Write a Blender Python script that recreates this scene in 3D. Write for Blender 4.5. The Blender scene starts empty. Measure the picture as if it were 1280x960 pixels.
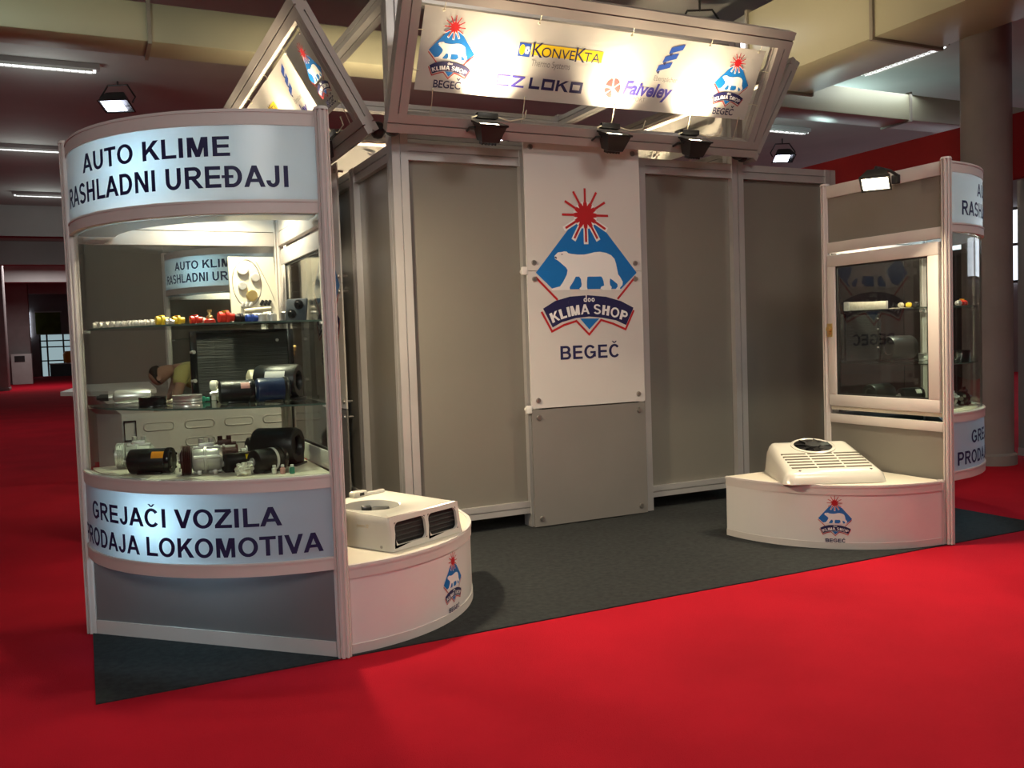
import bpy, bmesh, math, random
from mathutils import Vector, Matrix
random.seed(7)
PI = math.pi
sc = bpy.context.scene
COL = sc.collection

# ------------------------------------------------------------------ camera
F_PX, YAW, PIT, ROL = 1122.9, .4454, .0512, -.0343
cam_d = bpy.data.cameras.new('camera')
cam = bpy.data.objects.new('camera', cam_d)
COL.objects.link(cam)
cam_d.sensor_width = 36.0
cam_d.lens = 36.0 * F_PX / 1280.0
cam_d.clip_end = 300
_f = Vector((math.sin(YAW)*math.cos(PIT), math.cos(YAW)*math.cos(PIT), -math.sin(PIT)))
_r0 = Vector((math.cos(YAW), -math.sin(YAW), 0))
_u0 = _r0.cross(_f)
_r = _r0*math.cos(ROL) + _u0*math.sin(ROL)
_u = -_r0*math.sin(ROL) + _u0*math.cos(ROL)
mw = Matrix((( _r.x, _u.x, -_f.x, .0226), (_r.y, _u.y, -_f.y, -4.046), (_r.z, _u.z, -_f.z, 1.4542), (0, 0, 0, 1)))
cam.matrix_world = mw
sc.camera = cam

# ------------------------------------------------------------------ world, exposure, hall light
sc.view_settings.view_transform = 'Standard'
sc.view_settings.look = 'None'
sc.view_settings.gamma = 1
sc.view_settings.use_curve_mapping = False
sc.view_settings.exposure = 0.0
w = bpy.data.worlds.new('hall_air'); sc.world = w; w.use_nodes = True
w.node_tree.nodes['Background'].inputs[0].default_value = (.9, .95, 1, 1)
w.node_tree.nodes['Background'].inputs[1].default_value = .03

def area(name, loc, target, size, power, color=(1, 1, 1), size_y=None, parent=None, spread=PI):
    d = bpy.data.lights.new(name, 'AREA'); d.energy = power; d.color = color
    d.size = size; d.spread = spread
    if size_y: d.shape = 'RECTANGLE'; d.size_y = size_y
    o = bpy.data.objects.new(name, d); COL.objects.link(o)
    v = Vector(target) - Vector(loc)
    o.rotation_euler = v.to_track_quat('-Z', 'Y').to_euler(); o.location = loc
    if parent: o.parent = parent
    return o
def point(name, loc, power, color=(1, 1, 1), rad=.05, parent=None):
    d = bpy.data.lights.new(name, 'POINT'); d.energy = power; d.color = color; d.shadow_soft_size = rad
    o = bpy.data.objects.new(name, d); COL.objects.link(o); o.location = loc
    if parent: o.parent = parent
    return o
# the hall's own ceiling lamps outside the picture, plus added fill lights
area('hall_lamp_front', (4.0, -2.6, 5.3), (3.8, -2.2, 0), 1.4, 82, (1, .95, .86))
area('fill_behind_viewer', (-2.5, -9.0, 5.0), (.4, .3, 1.6), 1.6, 42, (1, .97, .92), None, None, 1.2)  # added fill from behind the viewer, offsets red bounce on the cabinet trim
area('hall_lamp_right', (11.5, 6.0, 5.3), (11, 5.0, 0), 1.5, 36, (.85, .95, 1))
point('cool_fill_right', (12.2, 8.2, 4.9), 110, (.70, 1, .95), .2)  # added cyan fill without a fixture, takes the purple off the right ceiling
area('hall_lamp_rear', (4.5, 12.0, 5.3), (4.5, 11.5, 0), 1.5, 45, (.95, .95, 1))
area('hall_lamp_left', (-2.5, 4.5, 5.3), (-2.5, 4.5, 0), 1.2, 16, (1, .85, .75))
for _i, (_x, _y, _p) in enumerate(((-.3, 10.4, 14), (-.7, 16.3, 16), (-.6, 22.1, 18), (-.7, 30, 24))): point('aisle_ceiling_fill', (_x, _y, 4.9), _p, (.92, 1, .96), .3)  # fill points added below the battens to neutralise the red ceiling
area('hall_lamp_duct', (-2.4, 2.6, 5.3), (-1.2, 6.4, 4.7), .5, 16, (.72, 1, .88), None, None, 2.0)
area('hall_lamp_aisle', (-1.5, 16, 5.3), (-1.5, 16, 0), 1.2, 40, (1, .85, .8))
area('hall_lamp_aisle_end', (-1.5, 40, 5.3), (-1.5, 40, 0), 2.5, 200, (1, .9, .9))

# ------------------------------------------------------------------ materials
def new_mat(name):
    m = bpy.data.materials.new(name); m.use_nodes = True
    return m, m.node_tree, m.node_tree.nodes['Principled BSDF']
def mat(name, col, rough=.5, metal=0, bump=0, bscale=60, var=0, vscale=4, coat=0, spec=None, stretch=None):
    m, nt, b = new_mat(name)
    b.inputs['Base Color'].default_value = (*col, 1)
    b.inputs['Roughness'].default_value = rough
    b.inputs['Metallic'].default_value = metal
    if coat: b.inputs['Coat Weight'].default_value = coat; b.inputs['Coat Roughness'].default_value = .08
    if spec is not None: b.inputs['Specular IOR Level'].default_value = spec
    tc = nt.nodes.new('ShaderNodeTexCoord')
    vec = tc.outputs['Object']
    if stretch:
        mp = nt.nodes.new('ShaderNodeMapping'); mp.inputs['Scale'].default_value = stretch
        nt.links.new(vec, mp.inputs[0]); vec = mp.outputs[0]
    if var:
        n = nt.nodes.new('ShaderNodeTexNoise'); n.inputs['Scale'].default_value = vscale; n.inputs['Detail'].default_value = 6
        nt.links.new(vec, n.inputs['Vector'])
        r = nt.nodes.new('ShaderNodeValToRGB')
        r.color_ramp.elements[0].position = .3; r.color_ramp.elements[1].position = .7
        r.color_ramp.elements[0].color = (*[c*(1-var) for c in col], 1)
        r.color_ramp.elements[1].color = (*[min(1, c*(1+var)) for c in col], 1)
        nt.links.new(n.outputs['Fac'], r.inputs[0]); nt.links.new(r.outputs[0], b.inputs['Base Color'])
    if bump:
        n2 = nt.nodes.new('ShaderNodeTexNoise'); n2.inputs['Scale'].default_value = bscale; n2.inputs['Detail'].default_value = 4
        nt.links.new(vec, n2.inputs['Vector'])
        bp = nt.nodes.new('ShaderNodeBump'); bp.inputs['Strength'].default_value = bump; bp.inputs['Distance'].default_value = .01
        nt.links.new(n2.outputs['Fac'], bp.inputs['Height']); nt.links.new(bp.outputs[0], b.inputs['Normal'])
    return m
def glow(name, col, strength):
    m, nt, b = new_mat(name)
    b.inputs['Base Color'].default_value = (*col, 1)
    b.inputs['Emission Color'].default_value = (*col, 1); b.inputs['Emission Strength'].default_value = strength
    return m
def glass_mat(name, tint=(.93, .97, .95), refl=1.0, rough=0.0):
    m = bpy.data.materials.new(name); m.use_nodes = True; nt = m.node_tree; nt.nodes.clear()
    out = nt.nodes.new('ShaderNodeOutputMaterial'); mx = nt.nodes.new('ShaderNodeMixShader')
    t = nt.nodes.new('ShaderNodeBsdfTransparent'); t.inputs[0].default_value = (*tint, 1)
    g = nt.nodes.new('ShaderNodeBsdfGlossy'); g.inputs['Roughness'].default_value = rough
    fr = nt.nodes.new('ShaderNodeFresnel')
    ge = nt.nodes.new('ShaderNodeNewGeometry'); mp = nt.nodes.new('ShaderNodeMapRange'); mp.inputs['To Min'].default_value = 1.5; mp.inputs['To Max'].default_value = 1/1.5
    nt.links.new(ge.outputs['Backfacing'], mp.inputs['Value']); nt.links.new(mp.outputs['Result'], fr.inputs[0])
    mu = nt.nodes.new('ShaderNodeMath'); mu.operation = 'MULTIPLY'; mu.inputs[1].default_value = refl
    nt.links.new(fr.outputs[0], mu.inputs[0]); nt.links.new(mu.outputs[0], mx.inputs[0])
    nt.links.new(t.outputs[0], mx.inputs[1]); nt.links.new(g.outputs[0], mx.inputs[2]); nt.links.new(mx.outputs[0], out.inputs[0])
    return m
def acrylic(name, col, trans):
    m = bpy.data.materials.new(name); m.use_nodes = True; nt = m.node_tree; nt.nodes.clear()
    out = nt.nodes.new('ShaderNodeOutputMaterial'); mx = nt.nodes.new('ShaderNodeMixShader')
    d = nt.nodes.new('ShaderNodeBsdfDiffuse'); d.inputs[0].default_value = (*col, 1)
    t = nt.nodes.new('ShaderNodeBsdfTranslucent'); t.inputs[0].default_value = (*col, 1)
    g = nt.nodes.new('ShaderNodeBsdfGlossy'); g.inputs['Roughness'].default_value = .3
    mg = nt.nodes.new('ShaderNodeMixShader'); fr = nt.nodes.new('ShaderNodeFresnel'); fr.inputs[0].default_value = 1.45
    mx.inputs[0].default_value = trans
    nt.links.new(d.outputs[0], mx.inputs[1]); nt.links.new(t.outputs[0], mx.inputs[2])
    nt.links.new(fr.outputs[0], mg.inputs[0]); nt.links.new(mx.outputs[0], mg.inputs[1]); nt.links.new(g.outputs[0], mg.inputs[2])
    nt.links.new(mg.outputs[0], out.inputs[0])
    return m
M = {}
M['carpet'] = mat('red_carpet', (.46, .008, .022), .95, bump=.5, bscale=220, var=.12, vscale=1.3, spec=.1)
M['stand_carpet'] = mat('dark_teal_carpet', (.038, .041, .042), .95, bump=.6, bscale=260, var=.2, vscale=30, spec=.1)
M['alu'] = mat('anodised_aluminium', (.56, .54, .53), .38, .45, var=.06, vscale=3)
M['alu_canopy'] = mat('canopy_aluminium', (.42, .385, .36), .42, .2, var=.06, vscale=3)
M['alu_dark'] = mat('aluminium_groove', (.10, .095, .09), .5, .3)
M['alu_trim'] = mat('matt_aluminium_trim', (.66, .61, .58), .55, .0, var=.05, vscale=3)
M['panel'] = mat('grey_laminate_panel', (.205, .19, .163), .33, var=.05, vscale=1.2, bump=.03, bscale=14)
M['panel_in'] = mat('white_laminate', (.78, .76, .72), .5, var=.03)
M['fascia'] = mat('grey_fascia_laminate', (.20, .185, .16), .5, var=.05, vscale=2)
M['base_grey'] = mat('dark_grey_laminate', (.18, .185, .19), .35, var=.06, vscale=2)
M['sign'] = mat('white_board', (.64, .61, .585), .35, var=.02, vscale=2)
M['sign_low'] = mat('grey_board', (.215, .20, .185), .4, var=.05, vscale=2)
M['acrylic'] = acrylic('white_acrylic_sign', (.60, .66, .70), .5)
M['acrylic_plate'] = acrylic('white_acrylic_plate', (.75, .82, .88), .5)
M['banner'] = mat('white_vinyl_banner', (.82, .80, .76), .5, var=.02, bump=.12, bscale=3)
M['white'] = mat('white_print', (.84, .83, .82), .5, var=.01)
M['navy'] = mat('navy_print', (.010, .010, .075), .6, var=.05)
M['blue'] = mat('blue_print', (.008, .16, .50), .4, var=.05)
M['red'] = mat('red_print', (.48, .015, .02), .4, var=.05)
M['bright_red'] = mat('bright_red_print', (.75, .03, .03), .4, var=.05)
M['yellow'] = mat('yellow_print', (.85, .60, .02), .4, var=.05)
M['cobalt'] = mat('cobalt_print', (.02, .07, .34), .4, var=.05)
M['violet'] = mat('violet_blue_print', (.06, .05, .30), .4, var=.05)
M['grey_print'] = mat('grey_print', (.30, .29, .28), .4, var=.05)
M['glass'] = glass_mat('clear_glass', (.93, .95, .93), 1.0)
M['door_glass'] = glass_mat('door_glass', (.86, .89, .87), 1.0)
M['shelf_glass'] = glass_mat('shelf_glass', (.86, .92, .90), 1.0)
M['white_abs'] = mat('glossy_white_plastic', (.72, .69, .61), .22, coat=.5, var=.02, vscale=3)
M['ped_top'] = mat('cream_pedestal_top', (.74, .68, .56), .4, var=.03)
M['ped_front'] = mat('white_pedestal_front', (.76, .73, .71), .3, var=.02)
M['black'] = mat('black_plastic', (.012, .012, .012), .4, bump=.05, var=.1)
M['black_gloss'] = mat('gloss_black_paint', (.010, .010, .011), .22, coat=.3, var=.1)
M['black_fin'] = mat('black_radiator_fins', (.010, .010, .010), .6, bump=.6, bscale=80, stretch=(.05, 1, 4), var=.2)
M['silver'] = mat('cast_aluminium', (.58, .57, .54), .42, .6, bump=.2, bscale=40, var=.1)
M['chrome'] = mat('chrome_steel', (.72, .72, .70), .32, .75, var=.03)
M['brass'] = mat('brass_metal', (.70, .52, .22), .3, .9, var=.1)
M['dark_red'] = mat('dark_maroon_paint', (.05, .012, .012), .45, var=.2, bump=.1)
M['blue_dark'] = mat('dark_blue_paint', (.012, .03, .09), .3, var=.1, coat=.3)
M['beige'] = mat('beige_plastic', (.52, .47, .34), .45, var=.05)
M['orange'] = mat('orange_label', (.85, .30, .01), .5, var=.05)
M['yellow_pl'] = mat('yellow_plastic', (.75, .52, .02), .4, var=.05)
M['red_pl'] = mat('red_plastic', (.60, .03, .015), .35, var=.05)
M['green_pl'] = mat('green_plastic', (.03, .25, .16), .4, var=.05)
M['blue_pl'] = mat('blue_plastic', (.02, .06, .30), .4, var=.05)
M['paper'] = mat('crumpled_paper', (.72, .70, .58), .8, bump=.5, bscale=30, var=.05)
M['rubber'] = mat('black_rubber', (.018, .018, .018), .7, bump=.1, var=.1)
M['pink_label'] = mat('pink_label', (.65, .33, .30), .6, var=.05)
M['lamp_glass'] = glow('halogen_glass', (1, .86, .62), 14)
M['tube'] = glow('fluorescent_tube', (.80, .92, 1), 5)
M['tube_far'] = glow('hall_fluorescent_tube', (.95, 1, .98), 1.7)
M['led'] = glow('cold_lamp_glass', (.78, .82, 1), 18)
M['window'] = glow('daylight_window', (.82, .90, 1), 2.5)
M['concrete'] = mat('painted_concrete_column', (.26, .24, .23), .8, bump=.15, bscale=20, var=.1, vscale=2)
M['ceil'] = mat('painted_ceiling', (.42, .42, .40), .85, bump=.1, bscale=4, var=.1, vscale=.6)
M['hall_wall'] = mat('hall_wall_paint', (.30, .27, .27), .85, bump=.1, bscale=6, var=.1, vscale=1)
M['duct'] = mat('cream_sheet_metal_duct', (.40, .38, .26), .45, .1, bump=.05, bscale=2, var=.05, vscale=1)
M['duct_edge'] = mat('duct_flange', (.30, .27, .22), .5, .3, var=.1)
M['red_cloth'] = mat('red_stand_cloth', (.34, .008, .010), .8, bump=.2, bscale=30, var=.1, vscale=1)
M['maroon'] = mat('dark_maroon_panel', (.035, .018, .018), .45, var=.2, vscale=2)
M['far_panel'] = mat('brown_grey_panel', (.30, .27, .235), .6, var=.08, vscale=1)
M['vehicle'] = mat('dull_white_sheet_metal', (.50, .51, .48), .4, var=.06, vscale=3)
M['green_cloth'] = mat('olive_banner_cloth', (.10, .14, .02), .8, var=.25, vscale=2)
M['skin'] = mat('skin', (.42, .24, .17), .55, var=.06)
M['hair'] = mat('dark_hair', (.02, .014, .010), .7, bump=.5, bscale=90, var=.2)
M['shirt'] = mat('yellow_green_shirt', (.60, .58, .22), .8, bump=.2, bscale=25, var=.06)
M['trousers'] = mat('dark_trousers', (.03, .035, .05), .85, var=.1)
M['steel_panel'] = mat('brushed_steel_panel', (.45, .46, .44), .3, .6, var=.15, vscale=2, stretch=(1, 1, .2))
M['cable'] = mat('pale_cable', (.65, .60, .45), .5, var=.05)
M['slot'] = mat('dark_vent_slot', (.10, .085, .06), .7, var=.05)
M['bolt'] = mat('steel_bolt', (.35, .33, .31), .35, .8, var=.1)
M['wood_white'] = mat('pale_board', (.64, .59, .47), .45, var=.03)
M['dark_board'] = mat('slate_board', (.045, .055, .065), .5, var=.1)

# ------------------------------------------------------------------ mesh helpers
def box(bm, c, s, rot=None, bev=0):
    r = bmesh.ops.create_cube(bm, size=1)
    vs = r['verts']
    m = Matrix.Translation(Vector(c)) @ ((rot.to_4x4()) if rot is not None else Matrix.Identity(4)) @ Matrix.Diagonal((*s, 1))
    bmesh.ops.transform(bm, matrix=m, verts=vs)
    if bev:
        es = list({e for v in vs for e in v.link_edges})
        bmesh.ops.bevel(bm, geom=es, offset=bev, segments=2, affect='EDGES', profile=.5)
def bx(bm, a, b, bev=0):
    box(bm, [(a[i]+b[i])/2 for i in range(3)], [abs(b[i]-a[i]) for i in range(3)], None, bev)
def frame_z(d):
    d = Vector(d).normalized()
    up = Vector((0, 0, 1)) if abs(d.z) < .95 else Vector((1, 0, 0))
    x = up.cross(d).normalized(); y = d.cross(x)
    return Matrix((x, y, d)).transposed()
def cyl(bm, p0, p1, r0, r1=None, seg=20, caps=True):
    r1 = r0 if r1 is None else r1
    p0 = Vector(p0); p1 = Vector(p1); R = frame_z(p1-p0)
    a = [bm.verts.new(p0 + R @ Vector((r0*math.cos(2*PI*i/seg), r0*math.sin(2*PI*i/seg), 0))) for i in range(seg)]
    b = [bm.verts.new(p1 + R @ Vector((r1*math.cos(2*PI*i/seg), r1*math.sin(2*PI*i/seg), 0))) for i in range(seg)]
    for i in range(seg):
        j = (i+1) % seg; bm.faces.new((a[i], a[j], b[j], b[i]))
    if caps:
        bm.faces.new(a[::-1]); bm.faces.new(b)
def lathe(bm, prof, p0=(0, 0, 0), d=(0, 0, 1), seg=28):
    p0 = Vector(p0); R = frame_z(d); rings = []
    for (r, h) in prof:
        if r < 1e-5: rings.append([bm.verts.new(p0 + R @ Vector((0, 0, h)))])
        else: rings.append([bm.verts.new(p0 + R @ Vector((r*math.cos(2*PI*i/seg), r*math.sin(2*PI*i/seg), h))) for i in range(seg)])
    for a, b in zip(rings, rings[1:]):
        for i in range(seg):
            j = (i+1) % seg
            if len(a) == 1 and len(b) == 1: continue
            if len(a) == 1: bm.faces.new((a[0], b[j], b[i]))
            elif len(b) == 1: bm.faces.new((a[i], a[j], b[0]))
            else: bm.faces.new((a[i], a[j], b[j], b[i]))
    if len(rings[0]) > 1: bm.faces.new(rings[0][::-1])
    if len(rings[-1]) > 1: bm.faces.new(rings[-1])
def tube(bm, pts, r, seg=8):
    pts = [Vector(p) for p in pts]; rings = []
    for i, p in enumerate(pts):
        d = (pts[min(i+1, len(pts)-1)] - pts[max(i-1, 0)])
        R = frame_z(d)
        rings.append([bm.verts.new(p + R @ Vector((r*math.cos(2*PI*k/seg), r*math.sin(2*PI*k/seg), 0))) for k in range(seg)])
    for a, b in zip(rings, rings[1:]):
        for k in range(seg):
            j = (k+1) % seg; bm.faces.new((a[k], a[j], b[j], b[k]))
    bm.faces.new(rings[0][::-1]); bm.faces.new(rings[-1])
def prism(bm, poly, fa, fb):
    a = [bm.verts.new(fa(x, y)) for x, y in poly]; b = [bm.verts.new(fb(x, y)) for x, y in poly]
    n = len(poly)
    for i in range(n):
        j = (i+1) % n; bm.faces.new((a[i], a[j], b[j], b[i]))
    bm.faces.new(a[::-1]); bm.faces.new(b)
def beam(bm, p0, p1, w, h, xdir, groove=True, notch=.009):
    p0 = Vector(p0); p1 = Vector(p1); d = (p1-p0).normalized()
    x = Vector(xdir); x = (x - d*x.dot(d)).normalized(); y = d.cross(x)
    hw, hh, g = w/2, h/2, notch/2
    if groove:
        poly = []
        def side(pa, pb, inn):
            c = (Vector(pa)+Vector(pb))/2; t = (Vector(pb)-Vector(pa)).normalized(); inn = Vector(inn)
            return [pa, tuple(c - t*g), tuple(c - t*g + inn*.015), tuple(c + t*g + inn*.015), tuple(c + t*g)]
        poly += side((-hw, -hh), (hw, -hh), (0, 1)); poly += side((hw, -hh), (hw, hh), (-1, 0))
        poly += side((hw, hh), (-hw, hh), (0, -1)); poly += side((-hw, hh), (-hw, -hh), (1, 0))
    else: poly = [(-hw, -hh), (hw, -hh), (hw, hh), (-hw, hh)]
    prism(bm, poly, lambda a, b: p0 + x*a + y*b, lambda a, b: p1 + x*a + y*b)
def arcband(bm, R, a0, a1, z0, z1, th, n=32, c=(0, 0)):
    """curved wall of thickness th (inward), angles in degrees"""
    rows = []
    for i in range(n+1):
        a = math.radians(a0+(a1-a0)*i/n); co, si = math.cos(a), math.sin(a)
        rows.append([bm.verts.new((c[0]+r*co, c[1]+r*si, z)) for r, z in ((R, z0), (R, z1), (R-th, z1), (R-th, z0))])
    for p, q in zip(rows, rows[1:]):
        for k in range(4):
            bm.faces.new((p[k], q[k], q[(k+1) % 4], p[(k+1) % 4]))
    bm.faces.new(rows[0]); bm.faces.new(rows[-1][::-1])
def arcsheet(bm, R, a0, a1, z0, z1, n=48):
    rows = []
    for i in range(n+1):
        a = math.radians(a0+(a1-a0)*i/n); rows.append((bm.verts.new((R*math.cos(a), R*math.sin(a), z0)), bm.verts.new((R*math.cos(a), R*math.sin(a), z1))))
    for p, q in zip(rows, rows[1:]): bm.faces.new((p[0], q[0], q[1], p[1]))
def sector(bm, R, a0, a1, z0, z1, n=32):
    pts = [(0, 0)] + [(R*math.cos(math.radians(a0+(a1-a0)*i/n)), R*math.sin(math.radians(a0+(a1-a0)*i/n))) for i in range(n+1)]
    prism(bm, pts, lambda x, y: (x, y, z0), lambda x, y: (x, y, z1))
def finish(name, bm, m, smooth=True):
    bmesh.ops.recalc_face_normals(bm, faces=bm.faces)
    if smooth:
        for f in bm.faces: f.smooth = True
        for e in bm.edges:
            if len(e.link_faces) == 2 and e.calc_face_angle(0) > .6: e.smooth = False
    me = bpy.data.meshes.new(name); bm.to_mesh(me); bm.free()
    me.materials.append(m if not isinstance(m, str) else M[m])
    return me
def part(name, bm, m, parent=None, world=False, label=None, smooth=True):
    if world and parent is not None:
        r = parent
        while r.parent is not None: r = r.parent
        bmesh.ops.transform(bm, matrix=r.matrix_basis.inverted(), verts=bm.verts)
    o = bpy.data.objects.new(name, finish(name, bm, m, smooth)); COL.objects.link(o)
    if parent is not None: o.parent = parent
    if label: o['label'] = label
    return o
def tag(o, label, cat, group=None, kind=None):
    o['label'] = label; o['category'] = cat
    if group: o['group'] = group
    if kind: o['kind'] = kind
    return o
def thing(name, label, cat, loc=(0, 0, 0), rz=0, group=None):
    o = bpy.data.objects.new(name, None); COL.objects.link(o)
    o.empty_display_size = .1
    o.location = loc; o.rotation_euler = (0, 0, rz)
    return tag(o, label, cat, group)
def solo(name, bm, m, label, cat, loc=(0, 0, 0), rz=0, group=None, kind=None):
    o = part(name, bm, m); o.location = loc; o.rotation_euler = (0, 0, rz)
    return tag(o, label, cat, group, kind)
def struct(name, bm, m, label=None, cat=None):
    o = part(name, bm, m); o['kind'] = 'structure'
    if label: o['label'] = label
    if cat: o['category'] = cat
    return o
def copy_tree(root, loc=None, rz=None, label=None, group=None):
    r = root.copy(); COL.objects.link(r)
    def kids(a, b):
        for ch in list(a.children):
            c = ch.copy(); COL.objects.link(c); c.parent = b; kids(ch, c)
    kids(root, r)
    if loc is not None: r.location = loc
    if rz is not None: r.rotation_euler = (0, 0, rz)
    if label: r['label'] = label
    if group: r['group'] = group
    return r
NB = bmesh.new

# ------------------------------------------------------------------ bold lettering built from strokes (cap height 1)
def _rect(x0, y0, x1, y1): return [(x0, y0), (x1, y0), (x1, y1), (x0, y1)]
def _ring(cx, cy, rx, ry, a0, a1, tx=.21, ty=.17, n=None):
    n = n or max(4, int(abs(a1-a0)/12)); q = []
    for i in range(n):
        A = math.radians(a0+(a1-a0)*i/n); B = math.radians(a0+(a1-a0)*(i+1)/n)
        q.append([(cx+rx*math.cos(A), cy+ry*math.sin(A)), (cx+rx*math.cos(B), cy+ry*math.sin(B)),
                  (cx+(rx-tx)*math.cos(B), cy+(ry-ty)*math.sin(B)), (cx+(rx-tx)*math.cos(A), cy+(ry-ty)*math.sin(A))])
    return q
_S = .21; _H = .17
def glyph(ch):
    S, H = _S, _H
    if ch == ' ': return [], .39
    if ch == 'A': return [[(0, 0), (.225, 0), (.615, 1), (.385, 1)], [(1.0, 0), (.775, 0), (.385, 1), (.615, 1)], _rect(.25, .225, .75, .385)], 1.0
    if ch == 'B': return [_rect(.1, 0, .1+S, 1), _rect(.1, 0, .6, H), _rect(.1, .43, .6, .43+H-.02), _rect(.1, 1-H, .58, 1)] + _ring(.6, .29, .34, .29, -90, 90) + _ring(.58, .715, .31, .285, -90, 90), 1.0
    if ch in 'CČ':
        q = _ring(.52, .5, .46, .515, 38, 322)
        if ch == 'Č': q = q + [[(.30, 1.24), (.42, 1.24), (.58, 1.08), (.46, 1.08)], [(.74, 1.24), (.62, 1.24), (.46, 1.08), (.58, 1.08)]]
        return q, 1.02
    if ch in 'DĐ':
        q = [_rect(.1, 0, .1+S, 1), _rect(.1, 0, .5, H), _rect(.1, 1-H, .5, 1)] + _ring(.47, .5, .46, .5, -90, 90)
        if ch == 'Đ': q.append(_rect(-.04, .43, .52, .57))
        return q, 1.01
    if ch == 'E': return [_rect(.1, 0, .1+S, 1), _rect(.1, 0, .87, H), _rect(.1, .42, .82, .42+H), _rect(.1, 1-H, .85, 1)], .94
    if ch == 'F': return [_rect(.1, 0, .1+S, 1), _rect(.1, .41, .72, .41+H), _rect(.1, 1-H, .79, 1)], .85
    if ch == 'G': return _ring(.54, .5, .48, .515, 38, 330) + [_rect(.55, .38, 1.0, .54), _rect(.80, .12, 1.0, .5)], 1.09
    if ch == 'H': return [_rect(.1, 0, .1+S, 1), _rect(.91-S, 0, .91, 1), _rect(.2, .43, .8, .43+H)], 1.01
    if ch == 'I': return [_rect(.09, 0, .09+S, 1)], .39
    if ch == 'J': return [_rect(.67-S, .3, .67, 1)] + _ring(.355, .31, .315, .325, 180, 360), .78
    if ch == 'K': return [_rect(.1, 0, .1+S, 1), [(.31, .28), (.31, .55), (.70, 1), (.97, 1)], [(.42, .55), (.57, .70), (1.02, 0), (.76, 0)]], 1.01
    if ch == 'L': return [_rect(.1, 0, .1+S, 1), _rect(.1, 0, .83, H)], .86
    if ch == 'M': return [_rect(.1, 0, .1+S-.01, 1), _rect(1.06-S+.01, 0, 1.06, 1), [(.1, 1), (.40, 1), (.68, 0), (.48, 0)], [(1.06, 1), (.76, 1), (.48, 0), (.68, 0)]], 1.16
    if ch == 'N': return [_rect(.1, 0, .1+S-.01, 1), _rect(.91-S+.01, 0, .91, 1), [(.1, 1), (.32, 1), (.91, 0), (.69, 0)]], 1.01
    if ch == 'O': return _ring(.545, .5, .49, .515, 0, 360, n=30), 1.09
    if ch == 'P': return [_rect(.1, 0, .1+S, 1), _rect(.1, .37, .56, .37+H), _rect(.1, 1-H, .56, 1)] + _ring(.56, .685, .34, .315, -90, 90), .93
    if ch == 'R': return [_rect(.1, 0, .1+S, 1), _rect(.1, .41, .58, .41+H), _rect(.1, 1-H, .58, 1), [(.42, .42), (.64, .46), (1.02, 0), (.77, 0)]] + _ring(.58, .705, .34, .295, -90, 90), 1.01
    if ch == 'S': return _ring(.46, .725, .38, .29, 20, 268, .2, .165) + _ring(.47, .28, .41, .295, -160, 92, .2, .165), .93
    if ch == 'T': return [_rect(.425-S/2, 0, .425+S/2, 1), _rect(.02, 1-H, .83, 1)], .85
    if ch == 'U': return [_rect(.1, .38, .1+S, 1), _rect(.91-S, .38, .91, 1)] + _ring(.505, .39, .405, .405, 180, 360), 1.01
    if ch == 'V': return [[(0, 1), (.225, 1), (.575, 0), (.35, 0)], [(.925, 1), (.70, 1), (.35, 0), (.575, 0)]], .925
    if ch == 'Z': return [_rect(.03, 0, .83, H), _rect(.05, 1-H, .81, 1), [(.03, H), (.03, .1), (.83, 1-H), (.83, .9)], [(.03, H), (.30, H), (.81, 1-H), (.54, 1-H)]], .86
    return [], .4
def text_polys(s, width=None, height=1, x0=0, y0=0, center=False, heavy=False):
    global _S, _H
    _S, _H = (.30, .21) if heavy else (.21, .17)
    q, x = [], 0
    for ch in s:
        g, adv = glyph(ch)
        for p in g: q.append([(a+x, b) for a, b in p])
        x += adv
    k = (width/x) if width else height
    off = -x*k/2 if center else 0
    return [[(a*k+off+x0, b*height+y0) for a, b in p] for p in q], x*k
def text_words(s, width, height, y0):
    tot = sum(glyph(c)[1] for c in s); k = width/tot; x = -width/2; out = []
    for i, wd in enumerate(s.split(' ')):
        q, adv = text_polys(wd, width=sum(glyph(c)[1] for c in wd)*k, height=height, x0=x, y0=y0); out.append(q); x += adv + .39*k
    return out
def flat(polys, fn, name, m, parent, cut=None, world=False, label=None):
    """2-D polygons -> thin print lying on the surface fn(x, y)"""
    bm = NB()
    for i, p in enumerate(polys):
        try: bm.faces.new([bm.verts.new((a, b, i % 37)) for a, b in p])
        except ValueError: pass
    bmesh.ops.triangulate(bm, faces=[f for f in bm.faces if len(f.verts) > 4])
    if cut:
        xs = [v.co.x for v in bm.verts]; lo, hi = min(xs), max(xs); x = lo + cut
        while x < hi:
            bmesh.ops.bisect_plane(bm, geom=bm.verts[:]+bm.edges[:]+bm.faces[:], plane_co=(x, 0, 0), plane_no=(1, 0, 0)); x += cut
    for v in bm.verts:      # overlapping strokes lie a hair above one another
        a, b, k = v.co; p0 = Vector(fn(a, b)); e = .002
        nn = (Vector(fn(a+e, b))-p0).cross(Vector(fn(a, b+e))-p0).normalized()
        v.co = p0 + nn*(k*1.5e-5)
    if world and parent is not None:
        r = parent
        while r.parent is not None: r = r.parent
        bmesh.ops.transform(bm, matrix=r.matrix_basis.inverted(), verts=bm.verts)
    me = bpy.data.meshes.new(name); bm.to_mesh(me); bm.free(); me.materials.append(M[m])
    o = bpy.data.objects.new(name, me); COL.objects.link(o)
    if parent is not None: o.parent = parent
    if label: o['label'] = label
    return o
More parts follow.
